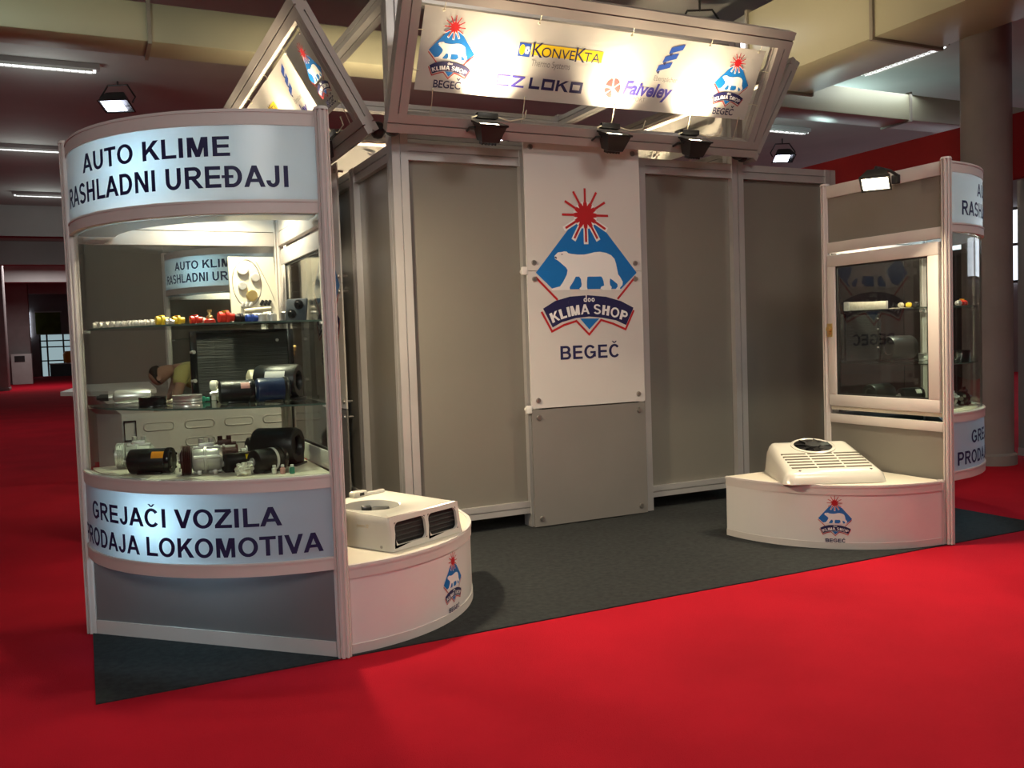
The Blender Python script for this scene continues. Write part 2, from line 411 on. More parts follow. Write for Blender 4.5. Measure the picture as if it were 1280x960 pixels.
def font_polys(s, width=None, height=None, x0=0, y0=0, shear=0, bold=0):
    """lettering from Blender's built-in face, as triangles"""
    cu = bpy.data.curves.new('lettering', 'FONT'); cu.body = s; cu.size = 1; cu.shear = shear; cu.offset = bold
    o = bpy.data.objects.new('lettering', cu); COL.objects.link(o)
    dg = bpy.context.evaluated_depsgraph_get(); me = o.evaluated_get(dg).to_mesh()
    vs = [(v.co.x, v.co.y) for v in me.vertices]; fs = [list(p.vertices) for p in me.polygons]
    o.evaluated_get(dg).to_mesh_clear(); bpy.data.objects.remove(o); bpy.data.curves.remove(cu)
    lo = min(a for a, b in vs); hi = max(a for a, b in vs); bl = 0; tp = max(b for a, b in vs)
    kx = (width/(hi-lo)) if width else 1; ky = (height/tp) if height else kx
    if height and not width: kx = ky
    return [[((vs[i][0]-lo)*kx+x0, vs[i][1]*ky+y0) for i in f] for f in fs]

# ------------------------------------------------------------------ the stand's emblem (units: metres on the big board, centre 0,0)
L_BLUE = [(-.437, .005), (.016, .52), (.462, .005), (.315, -.121), (-.297, -.121)]
L_BEAR = [(-.274, .131), (-.245, .158), (-.207, .162), (-.186, .168), (-.164, .164), (-.155, .153), (-.121, .147), (-.068, .143), (-.015, .144), (.03, .152), (.075, .163), (.129, .167), (.184, .159), (.229, .141), (.259, .112), (.272, .073), (.282, .026), (.288, -.008), (.306, -.029), (.329, -.065), (.326, -.091), (.303, -.112), (.299, -.13), (.256, -.13), (.281, -.102), (.278, -.083), (.24, -.055), (.213, -.039), (.209, -.067), (.212, -.091), (.226, -.106), (.22, -.13), (.147, -.129), (.123, -.117), (.131, -.103), (.157, -.095), (.154, -.067), (.144, -.036), (.132, -.024), (.087, -.025), (.024, -.025), (.008, -.028), (.003, -.067), (.002, -.105), (.008, -.128), (-.056, -.128), (-.066, -.115), (-.048, -.102), (-.044, -.082), (-.05, -.043), (-.065, -.025), (-.095, -.026), (-.114, -.058), (-.138, -.089), (-.151, -.106), (-.148, -.127), (-.226, -.128), (-.301, -.129), (-.31, -.117), (-.277, -.108), (-.234, -.099), (-.207, -.066), (-.183, -.028), (-.172, -.008), (-.165, .025), (-.177, .044), (-.202, .063), (-.227, .083), (-.253, .101), (-.271, .108)]
L_BAN = [(-.386, -.265), (-.281, -.209), (-.15, -.177), (.01, -.168), (.172, -.182), (.309, -.218), (.423, -.271), (.349, -.407), (.258, -.368), (.13, -.344), (.013, -.333), (-.103, -.342), (-.226, -.37), (-.309, -.409)]
L_TRI = [(-.067, -.347), (.106, -.349), (.013, -.432)]
L_REDB = [(-.396, -.295), (-.315, -.439), (-.21, -.393), (-.1, -.365), (.01, -.471), (.121, -.362), (.229, -.393), (.344, -.44), (.422, -.297)]
def stroke(pts, t):
    q = []
    for (a, b), (c, d) in zip(pts, pts[1:]):
        l = math.hypot(c-a, d-b); nx, ny = -(d-b)/l*t/2, (c-a)/l*t/2; ex, ey = (c-a)/l*t*.4, (d-b)/l*t*.4
        q.append([(a+nx-ex, b+ny-ey), (c+nx+ex, d+ny+ey), (c-nx+ex, d-ny+ey), (a-nx-ex, b-ny-ey)])
    return q
def sun_polys(cx, cy):
    q = [[(cx+.068*math.cos(i*PI/10), cy+.068*math.sin(i*PI/10)) for i in range(20)]]
    for k in range(24):
        a = k*PI/12 + PI/24; c, s = math.cos(a), math.sin(a)
        q.append([(cx+.06*c-.012*s, cy+.06*s+.012*c), (cx+.108*c, cy+.108*s), (cx+.06*c+.012*s, cy+.06*s-.012*c)])
    for k in range(12):
        a = k*PI/6; c, s = math.cos(a), math.sin(a); t = .009
        q.append([(cx+.05*c-t*s, cy+.05*s+t*c), (cx+.205*c-t*s, cy+.205*s+t*c), (cx+.205*c+t*s, cy+.205*s-t*c), (cx+.05*c+t*s, cy+.05*s-t*c)])
    return q
def emblem(fn, parent, k=1, x0=0, y0=0, step=.0008, cut=None, world=False, beg=True):
    """fn(x, y, off) places a print point off metres in front of the surface"""
    def S(polys): return [[(a*k+x0, b*k+y0) for a, b in p] for p in polys]
    def put(polys, name, m, lv): flat(S(polys), lambda a, b: fn(a, b, step*lv), name, m, parent, cut, world)
    put([L_BLUE, L_TRI], 'emblem_diamond', 'blue', 1)
    halo = []
    for i in range(7, 12):
        a = i*PI/6; c, s = math.cos(a), math.sin(a); t = .020
        halo.append([(.006+.03*c-t*s, .445+.03*s+t*c), (.006+.222*c-t*s, .445+.222*s+t*c), (.006+.222*c+t*s, .445+.222*s-t*c), (.006+.03*c+t*s, .445+.03*s-t*c)])
    halo.append([(.006+.105*math.cos(i*PI/10), .445+.105*math.sin(i*PI/10)) for i in range(20)])
    put([L_BEAR] + halo, 'emblem_bear', 'white', 2)
    put(sun_polys(.006, .445), 'emblem_sun', 'red', 3)
    put(stroke([(-.437, -.032), (-.263, -.197)], .017) + stroke([(.446, -.029), (.282, -.196)], .017) + stroke(L_REDB, .017), 'emblem_outline', 'red', 1.5)
    put([L_BAN], 'emblem_ribbon', 'navy', 2)
    eye = [[(-.262, .108), (-.274, .122), (-.262, .128), (-.253, .115)], [(-.214, .140), (-.214, .148), (-.204, .148), (-.204, .140)]]
    put(eye, 'emblem_face', 'navy', 3)
    # ribbon lettering on an arc
    tp, wd = text_polys('KLIMA SHOP', width=.68, height=.076, center=True, heavy=True)
    R = .86; cy = -.313 - R
    arc = []
    for p in tp:
        arc.append([(.016+(R+b)*math.sin(a/R), cy+(R+b)*math.cos(a/R)) for a, b in p])
    dd = [[(a-.036, b-.220) for a, b in p] for p in
          _scale(_ring(.28, .30, .28, .30, 0, 360, .17, .15, 14), .055) + _scale([_rect(.39, 0, .56, 1)], .055)
          + _shift(_scale(_ring(.28, .30, .28, .30, 0, 360, .17, .15, 14), .055), .036) + _shift(_scale(_ring(.28, .30, .28, .30, 0, 360, .17, .15, 14), .055), .070)]
    put(arc + dd, 'emblem_ribbon_lettering', 'white', 3)
    if beg:
        bp, _ = text_polys('BEGEČ', width=.55, height=.104, x0=.015, y0=-.657, center=True)
        put(bp, 'town_lettering', 'navy', 2)
def _scale(q, k): return [[(a*k, b*k) for a, b in p] for p in q]
def _shift(q, d): return [[(a+d, b) for a, b in p] for p in q]

# ================================================================== HALL
bm = NB(); bx(bm, (-16, -14, -.1), (24, 64, 0)); struct('floor', bm, 'carpet', 'red exhibition carpet covering the hall floor', 'floor')
bm = NB(); bx(bm, (-16, -14, 5.6), (24, 64, 5.8)); struct('ceiling', bm, 'ceil', 'painted hall ceiling', 'ceiling')
bm = NB(); bx(bm, (-16.2, -14, 0), (-16, 64, 5.5)); struct('wall_left', bm, 'hall_wall', 'far left hall wall', 'wall')
bm = NB(); bx(bm, (24, -14, 0), (24.2, 64, 5.5)); struct('wall_right', bm, 'hall_wall', 'far right hall wall', 'wall')
bm = NB(); bx(bm, (-16, -14.2, 0), (24, -14, 5.5)); struct('wall_front', bm, 'hall_wall', 'hall wall behind the viewer', 'wall')
bm = NB()
bx(bm, (-16, 62, 0), (-2.4, 62.2, 5.5)); bx(bm, (-.2, 62, 0), (24, 62.2, 5.5)); bx(bm, (-2.4, 62, 2.7), (-.2, 62.2, 5.5))
struct('wall_back', bm, 'hall_wall', 'end wall of the hall down the aisle', 'wall')
# stand carpet
bm = NB(); bx(bm, (0, 0, 0), (6.13, 6.6, .006))
solo('stand_carpet', bm, 'stand_carpet', 'dark teal grey carpet laid on the red floor under the whole exhibition stand', 'carpet')
# ceiling cross beams far down the aisle
for i, y in enumerate((24.5, 33.5, 42.5, 51.5)):
    bm = NB(); bx(bm, (-16, y, 4.75), (24, y+.5, 5.6)); struct('trim_%d' % (i+1), bm, 'ceil', 'ceiling beam %s along the aisle' % ('nearest', 'second', 'third', 'last')[i], 'beam')

def hall_column(x, y, r, label, square=False):
    t = thing('hall_column', label, 'column', (x, y, 0), 0)
    bm = NB()
    if square: box(bm, (0, 0, 2.75), (r*2, r*2, 5.5), None, .03)
    else: cyl(bm, (0, 0, 0), (0, 0, 5.5), r, seg=40)
    part('shaft', bm, 'concrete', t)
    bm = NB()
    if square: box(bm, (0, 0, .06), (r*2+.06, r*2+.06, .12), None, .01)
    else: lathe(bm, [(r+.03, 0), (r+.03, .1), (r+.005, .12), (r+.005, .0)], seg=40)
    part('base_skirting', bm, 'concrete', t)
    return t
hall_column(8.40, 2.16, .235, 'thick round grey concrete column behind the right display cabinet')
hall_column(-3.35, 38.6, .62, 'nearest square grey column at the left end of the aisle', True)
hall_column(-2.75, 47.5, .50, 'second square column down the left aisle, beside the bright window', True)

# ducts ----------------------------------------------------------------
def duct(label, a, b, flanges, axis):
    t = thing('air_duct', label, 'air duct', ((a[0]+b[0])/2, (a[1]+b[1])/2, a[2]))
    bm = NB(); bx(bm, a, b, .012); part('duct_body', bm, 'duct', t, True)
    for f in flanges:
        bm = NB(); q = .03; lo = list(a); hi = list(b)
        for i in range(3):
            if i == axis: lo[i], hi[i] = f-.02, f+.02
            else: lo[i] -= q; hi[i] += q
        bx(bm, lo, hi); part('flange', bm, 'duct_edge', t, True)
    for f in flanges[::2]:
        for s in (.15, .85):
            bm = NB()
            if axis == 0: cyl(bm, (f+.3, a[1]+(b[1]-a[1])*s, b[2]), (f+.3, a[1]+(b[1]-a[1])*s, 5.6), .012, seg=8)
            else: cyl(bm, (a[0]+(b[0]-a[0])*s, f+.3, b[2]), (a[0]+(b[0]-a[0])*s, f+.3, 5.6), .012, seg=8)
            part('hanger_rod', bm, 'duct_edge', t, True)
duct('long cream air duct crossing the hall behind the sign canopy', (-9, 6.4, 4.75), (22, 6.95, 5.16), (-5, .86, 6.2, 12.3, 16), 0)
duct('wide cream air duct running overhead past the right end of the sign canopy', (7.25, -9, 4.3), (8.2, 4.4, 5.15), (-3.6, -.5, 2.53, 4.36), 1)
# branch transition box where the wide duct narrows
t = thing('duct_transition', 'tapered sheet metal duct piece at the end of the wide overhead duct', 'air duct', (7.7, 5.4, 4.3))
bm = NB()
va = [bm.verts.new(p) for p in ((7.25, 4.4, 4.3), (8.2, 4.4, 4.3), (8.2, 4.4, 5.15), (7.25, 4.4, 5.15))]
vb = [bm.verts.new(p) for p in ((7.4, 6.38, 4.78), (8.05, 6.38, 4.78), (8.05, 6.38, 5.13), (7.4, 6.38, 5.13))]
for i in range(4): bm.faces.new((va[i], va[(i+1) % 4], vb[(i+1) % 4], vb[i]))
bm.faces.new(va); bm.faces.new(vb); part('taper_body', bm, 'steel_panel', t, True)
bm = NB(); bx(bm, (7.22, 5.3, 4.50), (8.2, 5.34, 4.54)); part('stiffener', bm, 'duct_edge', t, True)

# fluorescent ceiling lights ---------------------------------------------
def batten(x, y, label, ln=1.5, along='x', group='fluorescent ceiling lights', far=True):
    t = thing('fluorescent_light', label, 'ceiling light', (x, y, 5.46), 0 if along == 'x' else PI/2, group)
    bm = NB(); box(bm, (0, 0, .10), (ln, .16, .08), None, .01); part('housing', bm, 'hall_wall', t)
    for s in (-.045, .045):
        bm = NB(); cyl(bm, (-ln/2+.05, s, .04), (ln/2-.05, s, .04), .011, seg=10); part('tube', bm, 'tube_far', t)
    bm = NB()
    for i in range(15): box(bm, (-ln/2+.1+i*(ln-.2)/14, 0, .04), (.006, .15, .03))
    for sy in (-.075, .075): box(bm, (0, sy, .04), (ln-.18, .006, .034))
    bmesh.ops.remove_doubles(bm, verts=bm.verts, dist=.0005)
    part('louvre', bm, 'alu', t)
    for s in (-ln/3, ln/3):
        bm = NB(); cyl(bm, (s, 0, .13), (s, 0, .14), .02, seg=8); part('mount', bm, 'alu_dark', t)
    return t
batten(-.27, 10.4, 'nearest fluorescent light on the dark ceiling left of the display cabinet')
batten(-.72, 16.3, 'second fluorescent light on the ceiling along the left aisle')
batten(-.60, 22.1, 'third fluorescent light on the ceiling along the left aisle')
batten(-.66, 27.7, 'fourth and smallest lit fluorescent light on the ceiling along the left aisle')
batten(12.9, 10.35, 'fluorescent light under the ceiling right of the sign canopy', 2.1)
batten(11.66, 6.0, 'bright fluorescent light above the tapered duct at the right', 1.6, 'y')
def highbay(x, y, z, label):
    t = thing('hanging_lamp', label, 'hanging lamp', (x, y, z), -.45, 'hanging hall lamps')
    T_ = Matrix.Rotation(-.38, 3, 'X')
    def L(a, b, c): return T_ @ Vector((a, b, c))
    bm = NB(); rings = []
    for (w_, h_, zz) in ((.10, .08, .20), (.14, .11, .17), (.22, .15, .02), (.235, .165, .0), (.215, .145, .0), (.16, .10, .06)):
        rings.append([bm.verts.new(L(p*w_, q*h_, zz)) for p, q in ((-1, -1), (1, -1), (1, 1), (-1, 1))])
    for p, q in zip(rings, rings[1:]):
        for i in range(4): bm.faces.new((p[i], p[(i+1) % 4], q[(i+1) % 4], q[i]))
    bm.faces.new(rings[0][::-1]); bm.faces.new(rings[-1]); part('housing', bm, 'black', t)
    bm = NB(); prism(bm, [(-.19, -.12), (.11, -.12), (.11, .12), (-.19, .12)], lambda p, q: L(p, q, .012), lambda p, q: L(p, q, .004)); part('lens', bm, 'led', t)
    bm = NB(); tube(bm, [L(-.24, 0, .06), L(-.27, 0, .16), (-.15, .08, .34), (.15, .08, .34), L(.27, 0, .16), L(.24, 0, .06)], .014, 8); part('bracket', bm, 'black', t)
    bm = NB(); cyl(bm, (0, .08, .33), (0, .08, 5.6-z), .014, seg=8); part('stem', bm, 'black', t)
    return t
highbay(.71, 11.1, 5.20, 'small black hooded lamp glowing on the ceiling above the left display cabinet')
highbay(14.05, 11.2, 5.15, 'black hooded lamp glowing right of the sign canopy')
highbay(7.25, 11.4, 5.22, 'hooded lamp glimpsed under the sign canopy beside the leftmost floodlight')
highbay(7.0, 4.9, 5.02, 'dark hooded lamp hanging just above the top beam of the sign canopy')

# neighbouring stand on the right -----------------------------------------
t = thing('stand_fascia', 'long dark red cloth fascia of the stand behind the right display cabinet', 'fascia', (8.95, 4, 2.75))
bm = NB(); bx(bm, (8.8, -2, 2.92), (8.9, 8.7, 3.58)); part('fascia_cloth', bm, 'red_cloth', t, True)
for y in (-1.9, 2.5, 8.66):
    bm = NB(); bx(bm, (8.96, y-.04, 0), (9.04, y+.04, 3.55)); part('fascia_post', bm, 'alu', t, True)
    bm = NB(); bx(bm, (8.9, y-.03, 3.2), (8.96, y+.03, 3.26)); part('fascia_clip', bm, 'alu_dark', t, True)
t = thing('stand_wall', 'low dark maroon wall of the neighbouring stand seen through the right display cabinet', 'wall panel', (8.95, 5.4, 0))
for i in range(6):
    bm = NB(); bx(bm, (8.86, 2.6+i*1.0, .0), (8.92, 3.585+i*1.0, 2.2)); part('wall_board', bm, 'maroon', t, True)
bm = NB(); bx(bm, (8.85, 2.6, 2.2), (8.93, 8.6, 2.24)); part('top_rail', bm, 'alu_dark', t, True)
t = thing('steel_display_panel', 'tall brushed steel panel at the right edge behind the concrete column', 'panel', (8.9, 1.9, 0))
bm = NB(); bx(bm, (8.86, 1.2, .12), (8.92, 2.15, 2.9)); part('panel_sheet', bm, 'steel_panel', t, True)
bm = NB(); bx(bm, (8.85, 1.2, .04), (8.93, 2.15, .12)); part('panel_foot', bm, 'alu', t, True)
# bright far windows of the hall on the right
for i, (y0, y1) in enumerate(((-3, 1), (2, 6), (7, 11), (12, 16), (17, 21))):
    f = None
    bm = NB(); bx(bm, (23.9, y0, 2.6), (23.98, y1, 4.6)); f = struct('window_%d' % (i+1), bm, 'window', 'bright daylight window high on the right hall wall', 'window')
    bm = NB()
    for k in range(5): bx(bm, (23.84, y0+k*(y1-y0)/4-.04, 2.6), (23.9, y0+k*(y1-y0)/4+.04, 4.6))
    for z in (2.56, 3.6, 4.6): bx(bm, (23.84, y0, z-.04), (23.9, y1, z+.04))
    part('window_frame', bm, 'alu_dark', f)

# far end of the left aisle -------------------------------------------------
for i, (x0, x1, z0, z1) in enumerate(((-4.45, -4.24, 2.55, 4.2), (-3.45, -2.85, 2.55, 4.2))):
    bm = NB(); bx(bm, (x0, 61.85, z0), (x1, 61.95, z1)); f = struct('window_%d' % (6+i), bm, 'window', ('sliver of a bright window' if i == 0 else 'bright barred window') + ' at the far end of the left aisle', 'window')
    bm = NB()
    for z in (z0, (z0+z1)/2, z1): bx(bm, (x0, 61.78, z-.05), (x1, 61.85, z+.05))
    part('window_frame', bm, 'alu_dark', f)
bm = NB(); bx(bm, (-2.4, 62.05, 0), (-.2, 62.15, 2.7)); f = struct('window_8', bm, glow('daylit_doorway', (.45, .62, .66), .6), 'daylit glazed opening at the end of the aisle', 'window')
bm = NB()
for x in (-2.35, -1.95, -1.0, -.3): bx(bm, (x-.05, 61.95, 0), (x+.05, 62.05, 2.7))
for z in (1.0, 1.9, 2.3): bx(bm, (-2.4, 61.95, z-.04), (-.2, 62.05, z+.04))
part('window_frame', bm, 'alu_dark', f)
t = thing('olive_banner', 'olive green banner hanging above the far doorway of the aisle', 'banner', (-1.8, 61.6, 2.6))
bm = NB(); bx(bm, (-2.55, 61.93, 2.75), (-1.1, 61.97, 4.15)); part('banner_cloth', bm, 'green_cloth', t, True)
bm = NB(); bx(bm, (-2.6, 61.92, 4.15), (-1.0, 61.995, 4.22)); part('banner_pole', bm, 'alu', t, True)
t = thing('far_table', 'dark draped table by the far doorway of the aisle', 'table', (-1.0, 60, 0))
bm = NB(); bx(bm, (-1.8, 59.6, .02), (-.3, 60.4, .78)); part('table_drape', bm, 'dark_board', t, True)
bm = NB(); bx(bm, (-1.85, 59.55, .78), (-.25, 60.45, .84)); part('table_top', bm, 'panel_in', t, True)
bm = NB(); lathe(bm, [(.28, 0), (.40, .1), (.42, .55), (.30, .75), (.0, .76)]); solo('orange_drum', bm, 'orange', 'orange drum standing on the far draped table', 'drum', (-.62, 60, .84))
t = thing('white_cabinet', 'white box cabinet standing against the second aisle column', 'cabinet', (-2.75, 46.6, 0))
bm = NB(); bx(bm, (-3.1, 46.3, .0), (-2.2, 46.9, 1.5), .02); part('cabinet_body', bm, 'vehicle', t, True)
bm = NB(); bx(bm, (-2.95, 46.28, 1.1), (-2.5, 46.30, 1.4)); part('control_panel', bm, 'black', t, True)

# brown-grey partition behind the left cabinet
t = thing('rear_partition', 'brown grey partition wall seen through the left display cabinet glass', 'partition wall', (1.6, 8.6, 0))
for i in range(4):
    bm = NB(); bx(bm, (.10+i*1.0, 8.6, .05), (1.06+i*1.0, 8.64, 3.2)); part('partition_panel', bm, 'far_panel', t, True)
for i in range(5):
    bm = NB(); bx(bm, (.055+i*1.0, 8.57, 0), (.105+i*1.0, 8.66, 3.25)); part('partition_post', bm, 'far_panel', t, True)

# ================================================================== CABIN WALLS (big aluminium profile)
X0, X1, YF, YB, HW, PW = 2.12, 5.12, 2.11, 5.11, 2.86, .12
t = thing('cabin_frame', 'aluminium post and rail frame of the grey cabin carrying the sign canopy', 'frame', (3.62, 3.61, 0))
def post(x, y, h, par=t): 
    bm = NB(); beam(bm, (x, y, .006), (x, y, h), PW, PW, (1, 0, 0)); part('post', bm, 'alu', par, True)
for x in (X0, X1): post(x, YF, 3.98); post(x, YB, 3.98)
for k in (1, 2):
    post(X0+k, YF, HW); post(X0+k, YB, HW); post(X0, YF+k, HW); post(X1, YF+k, HW)
post(6.17, YF, HW)
def rails(p, q, par=t):
    p = Vector((*p, 0)); q = Vector((*q, 0)); d = (q-p).normalized()*PW/2
    for z in (HW-.06, .155):
        bm = NB(); hh = .12 if z > 1 else .09
        beam(bm, p+d+Vector((0, 0, z)), q-d+Vector((0, 0, z)), .10, hh, d.cross(Vector((0, 0, 1)))); part('rail', bm, 'alu', par, True)
    return p+d, q-d
segs = [((X0+k, YF), (X0+k+1, YF)) for k in range(3)] + [((X1, YF), (6.17, YF))]
segs += [((X0, YF+k), (X0, YF+k+1)) for k in range(3)] + [((X1, YF+k), (X1, YF+k+1)) for k in range(3)] + [((X0+k, YB), (X0+k+1, YB)) for k in range(3)]
for p, q in segs: rails(p, q)
for p, q in (((X0, YF), (X0, YB)), ((X1, YF), (X1, YB)), ((X0, YF), (X1, YF)), ((X0, YB), (X1, YB))):
    p = Vector((*p, 3.90)); q = Vector((*q, 3.90)); d = (q-p).normalized()*PW/2
    bm = NB(); beam(bm, p+d, q-d, .10, .12, Vector((0, 0, 1))); part('upper_rail', bm, 'alu', t, True)
pl = ['grey cabin wall panel in the leftmost front bay, beside the corner post', 'grey cabin wall panel hidden behind the emblem boards', 'grey cabin wall panel directly right of the emblem boards', 'rightmost front grey wall panel, behind the rooftop air conditioner',
      'first grey side panel left of the corner post, catching lamp glare', 'second grey side panel behind the side emblem board', 'third grey side panel at the rear of the left cabin side',
      'front grey panel on the right side of the cabin', 'middle grey panel on the right side of the cabin', 'rear grey panel on the right side of the cabin', 'left grey panel on the back of the cabin', 'middle grey panel on the back of the cabin', 'right grey panel on the back of the cabin']
for (p, q), lb in zip(segs, pl):
    bm = NB(); c = ((p[0]+q[0])/2, (p[1]+q[1])/2); ax = 0 if p[1] == q[1] else 1
    ln = max(abs(q[0]-p[0]), abs(q[1]-p[1])) - PW + .02
    s = (ln, .018, 2.56) if ax == 0 else (.018, ln, 2.56)
    box(bm, (0, 0, 1.28), s); o = solo('wall_panel', bm, 'panel', lb, 'wall panel', (c[0], c[1], .19), 0, 'cabin wall panels')

# emblem boards ------------------------------------------------------------
def board(name, label, x0, z0, x1, z1, m, mapf, group, extra=None):
    """mapf(x, z, off) -> world point on the board's face"""
    c = mapf((x0+x1)/2, z0, 0)
    t = thing(name, label, 'sign board', c, 0, group)
    bm = NB(); prism(bm, [(x0, z0), (x1, z0), (x1, z1), (x0, z1)], lambda a, b: mapf(a, b, 0), lambda a, b: mapf(a, b, -.012)); part('board', bm, m, t, True, smooth=False)
    for a in (x0+.06, x1-.06):
        for b in (z0+.06, z1-.06):
            bm = NB(); cyl(bm, mapf(a, b, 0), mapf(a, b, .012), .021, .017, seg=16); cyl(bm, mapf(a, b, -.012), mapf(a, b, -.07), .010, seg=8); part('bolt', bm, 'bolt', t, True)
    return t
def front_map(x, z, off): return Vector((x, 1.98-off, z))
def side_map(x, z, off): return Vector((1.97-off, 3.72-x, z))     # x grows towards the viewer's right on the left wall
def clip_poly(p, yc, above):
    out = []
    for (a, b), (c, d) in zip(p, p[1:]+p[:1]):
        ia = (b >= yc) == above; ic = (d >= yc) == above
        if ia: out.append((a, b))
        if ia != ic:
            s = (yc-b)/(d-b); out.append((a+(c-a)*s, yc))
    return out
def emblem_boards(mapf, cx, where, gname):
    zs = 1.950
    tp = board('emblem_board', 'upper white emblem board with red sun, %s' % where, cx-.51, zs+.002, cx+.51, 2.93, 'sign', mapf, gname)
    bt = board('emblem_board', 'lower white emblem board with town name, %s' % where, cx-.51, .915, cx+.51, zs-.002, 'sign', mapf, gname)
    gr = board('plain_board', 'plain grey board below the emblem boards, %s' % where, cx-.51, .015, cx+.51, .905, 'sign_low', mapf, gname)
    E0 = (cx+0.0, 1.932); s = .0008
    def put(polys, name, m, lv):
        for par, above in ((tp, True), (bt, False)):
            q = [clip_poly([(a+E0[0], b+E0[1]) for a, b in p], zs, above) for p in polys]
            q = [p for p in q if len(p) > 2]
            if q: flat(q, lambda a, b: mapf(a, b, s*lv), name, m, par, None, True)
    # the bear is concave: cut into triangles first
    def tri(p):
        bm = NB(); bm.faces.new([bm.verts.new((a, b, 0)) for a, b in p]); bmesh.ops.triangulate(bm, faces=bm.faces[:])
        r = [[(v.co.x, v.co.y) for v in f.verts] for f in bm.faces]; bm.free(); return r
    put([L_BLUE, L_TRI], 'emblem_diamond', 'blue', 1)
    halo = []
    for i in range(7, 12):
        a = i*PI/6; c, sn = math.cos(a), math.sin(a); w_ = .020
        halo.append([(.006+.03*c-w_*sn, .445+.03*sn+w_*c), (.006+.222*c-w_*sn, .445+.222*sn+w_*c), (.006+.222*c+w_*sn, .445+.222*sn-w_*c), (.006+.03*c+w_*sn, .445+.03*sn-w_*c)])
    halo.append([(.006+.105*math.cos(i*PI/10), .445+.105*math.sin(i*PI/10)) for i in range(20)])
    put(tri(L_BEAR) + halo, 'emblem_bear', 'white', 2)
    put(sun_polys(.006, .445), 'emblem_sun', 'red', 3)
    put(stroke([(-.437, -.032), (-.263, -.197)], .017) + stroke([(.446, -.029), (.282, -.196)], .017) + stroke(L_REDB, .017), 'emblem_outline', 'red', 1.5)
    put(tri(L_BAN), 'emblem_ribbon', 'navy', 2)
    put([[(-.262, .108), (-.274, .122), (-.262, .128), (-.253, .115)], [(-.214, .140), (-.214, .148), (-.204, .148), (-.204, .140)]], 'emblem_face', 'navy', 3)
    q, _ = text_polys('KLIMA SHOP', width=.68, height=.076, center=True, heavy=True); R = .86; cy = -.313-R
    arc = [[(.016+(R+b)*math.sin(a/R), cy+(R+b)*math.cos(a/R)) for a, b in p] for p in q]
    o_ = _scale(_ring(.28, .30, .28, .30, 0, 360, .17, .15, 14), .052)
    dd = [[(a-.032, b-.220) for a, b in p] for p in o_ + _scale([_rect(.39, 0, .56, 1)], .052)] + [[(a+.004, b-.220) for a, b in p] for p in o_] + [[(a+.038, b-.220) for a, b in p] for p in o_]
    put(arc + dd, 'emblem_ribbon_lettering', 'white', 3)
    q, _ = text_polys('BEGEČ', width=.55, height=.104, x0=.015, y0=-.657, center=True)
    put(q, 'town_lettering', 'navy', 2)
emblem_boards(front_map, 3.566, 'front of the cabin', 'front emblem boards')
emblem_boards(side_map, 0.0, 'left cabin side seen edge on', 'side emblem boards')
# acrylic spacer clips at the board joints
for z in (1.95, .91):
    bm = NB(); cyl(bm, (3.05, 1.99, z), (3.05, 2.05, z), .022, seg=12); box(bm, (3.035, 1.985, z), (.05, .02, .06), None, .006)
    solo('board_clip', bm, 'panel_in', 'pale plastic clip holding the left edge of the boards, %s' % ('at the white joint' if z > 1 else 'above the grey board'), 'clip')

# ================================================================== SIGN CANOPY
CC = Vector((3.565, 3.565, 0)); HD = 1.655; FL = 3.19
# local side frame: origin = centre of canopy, front side faces -y
LEAN = Vector((0, -.5, .866)); NRM = Vector((0, -.866, -.5))
def cpt(s, tt, off=0):      # s along the side from its left end, tt up the frame, off in front
    return Vector((-FL/2+s, -HD, 2.90)) + LEAN*tt + NRM*off
def make_frame(label):
    t = thing('canopy_frame', label, 'sign frame', CC, 0, 'leaning canopy frames')
    W_ = .13; D_ = .09
    for nm, a, b in (('bottom_beam', (0, W_/2), (FL, W_/2)), ('top_beam', (0, 1-W_/2), (FL, 1-W_/2)), ('side_beam', (W_/2, W_), (W_/2, 1-W_)), ('side_beam', (FL-W_/2, W_), (FL-W_/2, 1-W_))):
        bm = NB(); d = (cpt(*b)-cpt(*a)).normalized(); beam(bm, cpt(*a), cpt(*b), W_, D_, d.cross(NRM)); part(nm, bm, 'alu_canopy', t)
    for s in (.075, FL-.10):
        bm = NB(); p = cpt(s, .0, -.07); lathe(bm, [(0, -.05), (.03, -.045), (.055, -.025), (.06, 0), (.055, .025), (.03, .045), (0, .05)], p, (0, 1, 0), 24)
        cyl(bm, p, cpt(s, .05, -.03), .022, seg=10); part('hinge_clamp', bm, 'black', t)
    return t
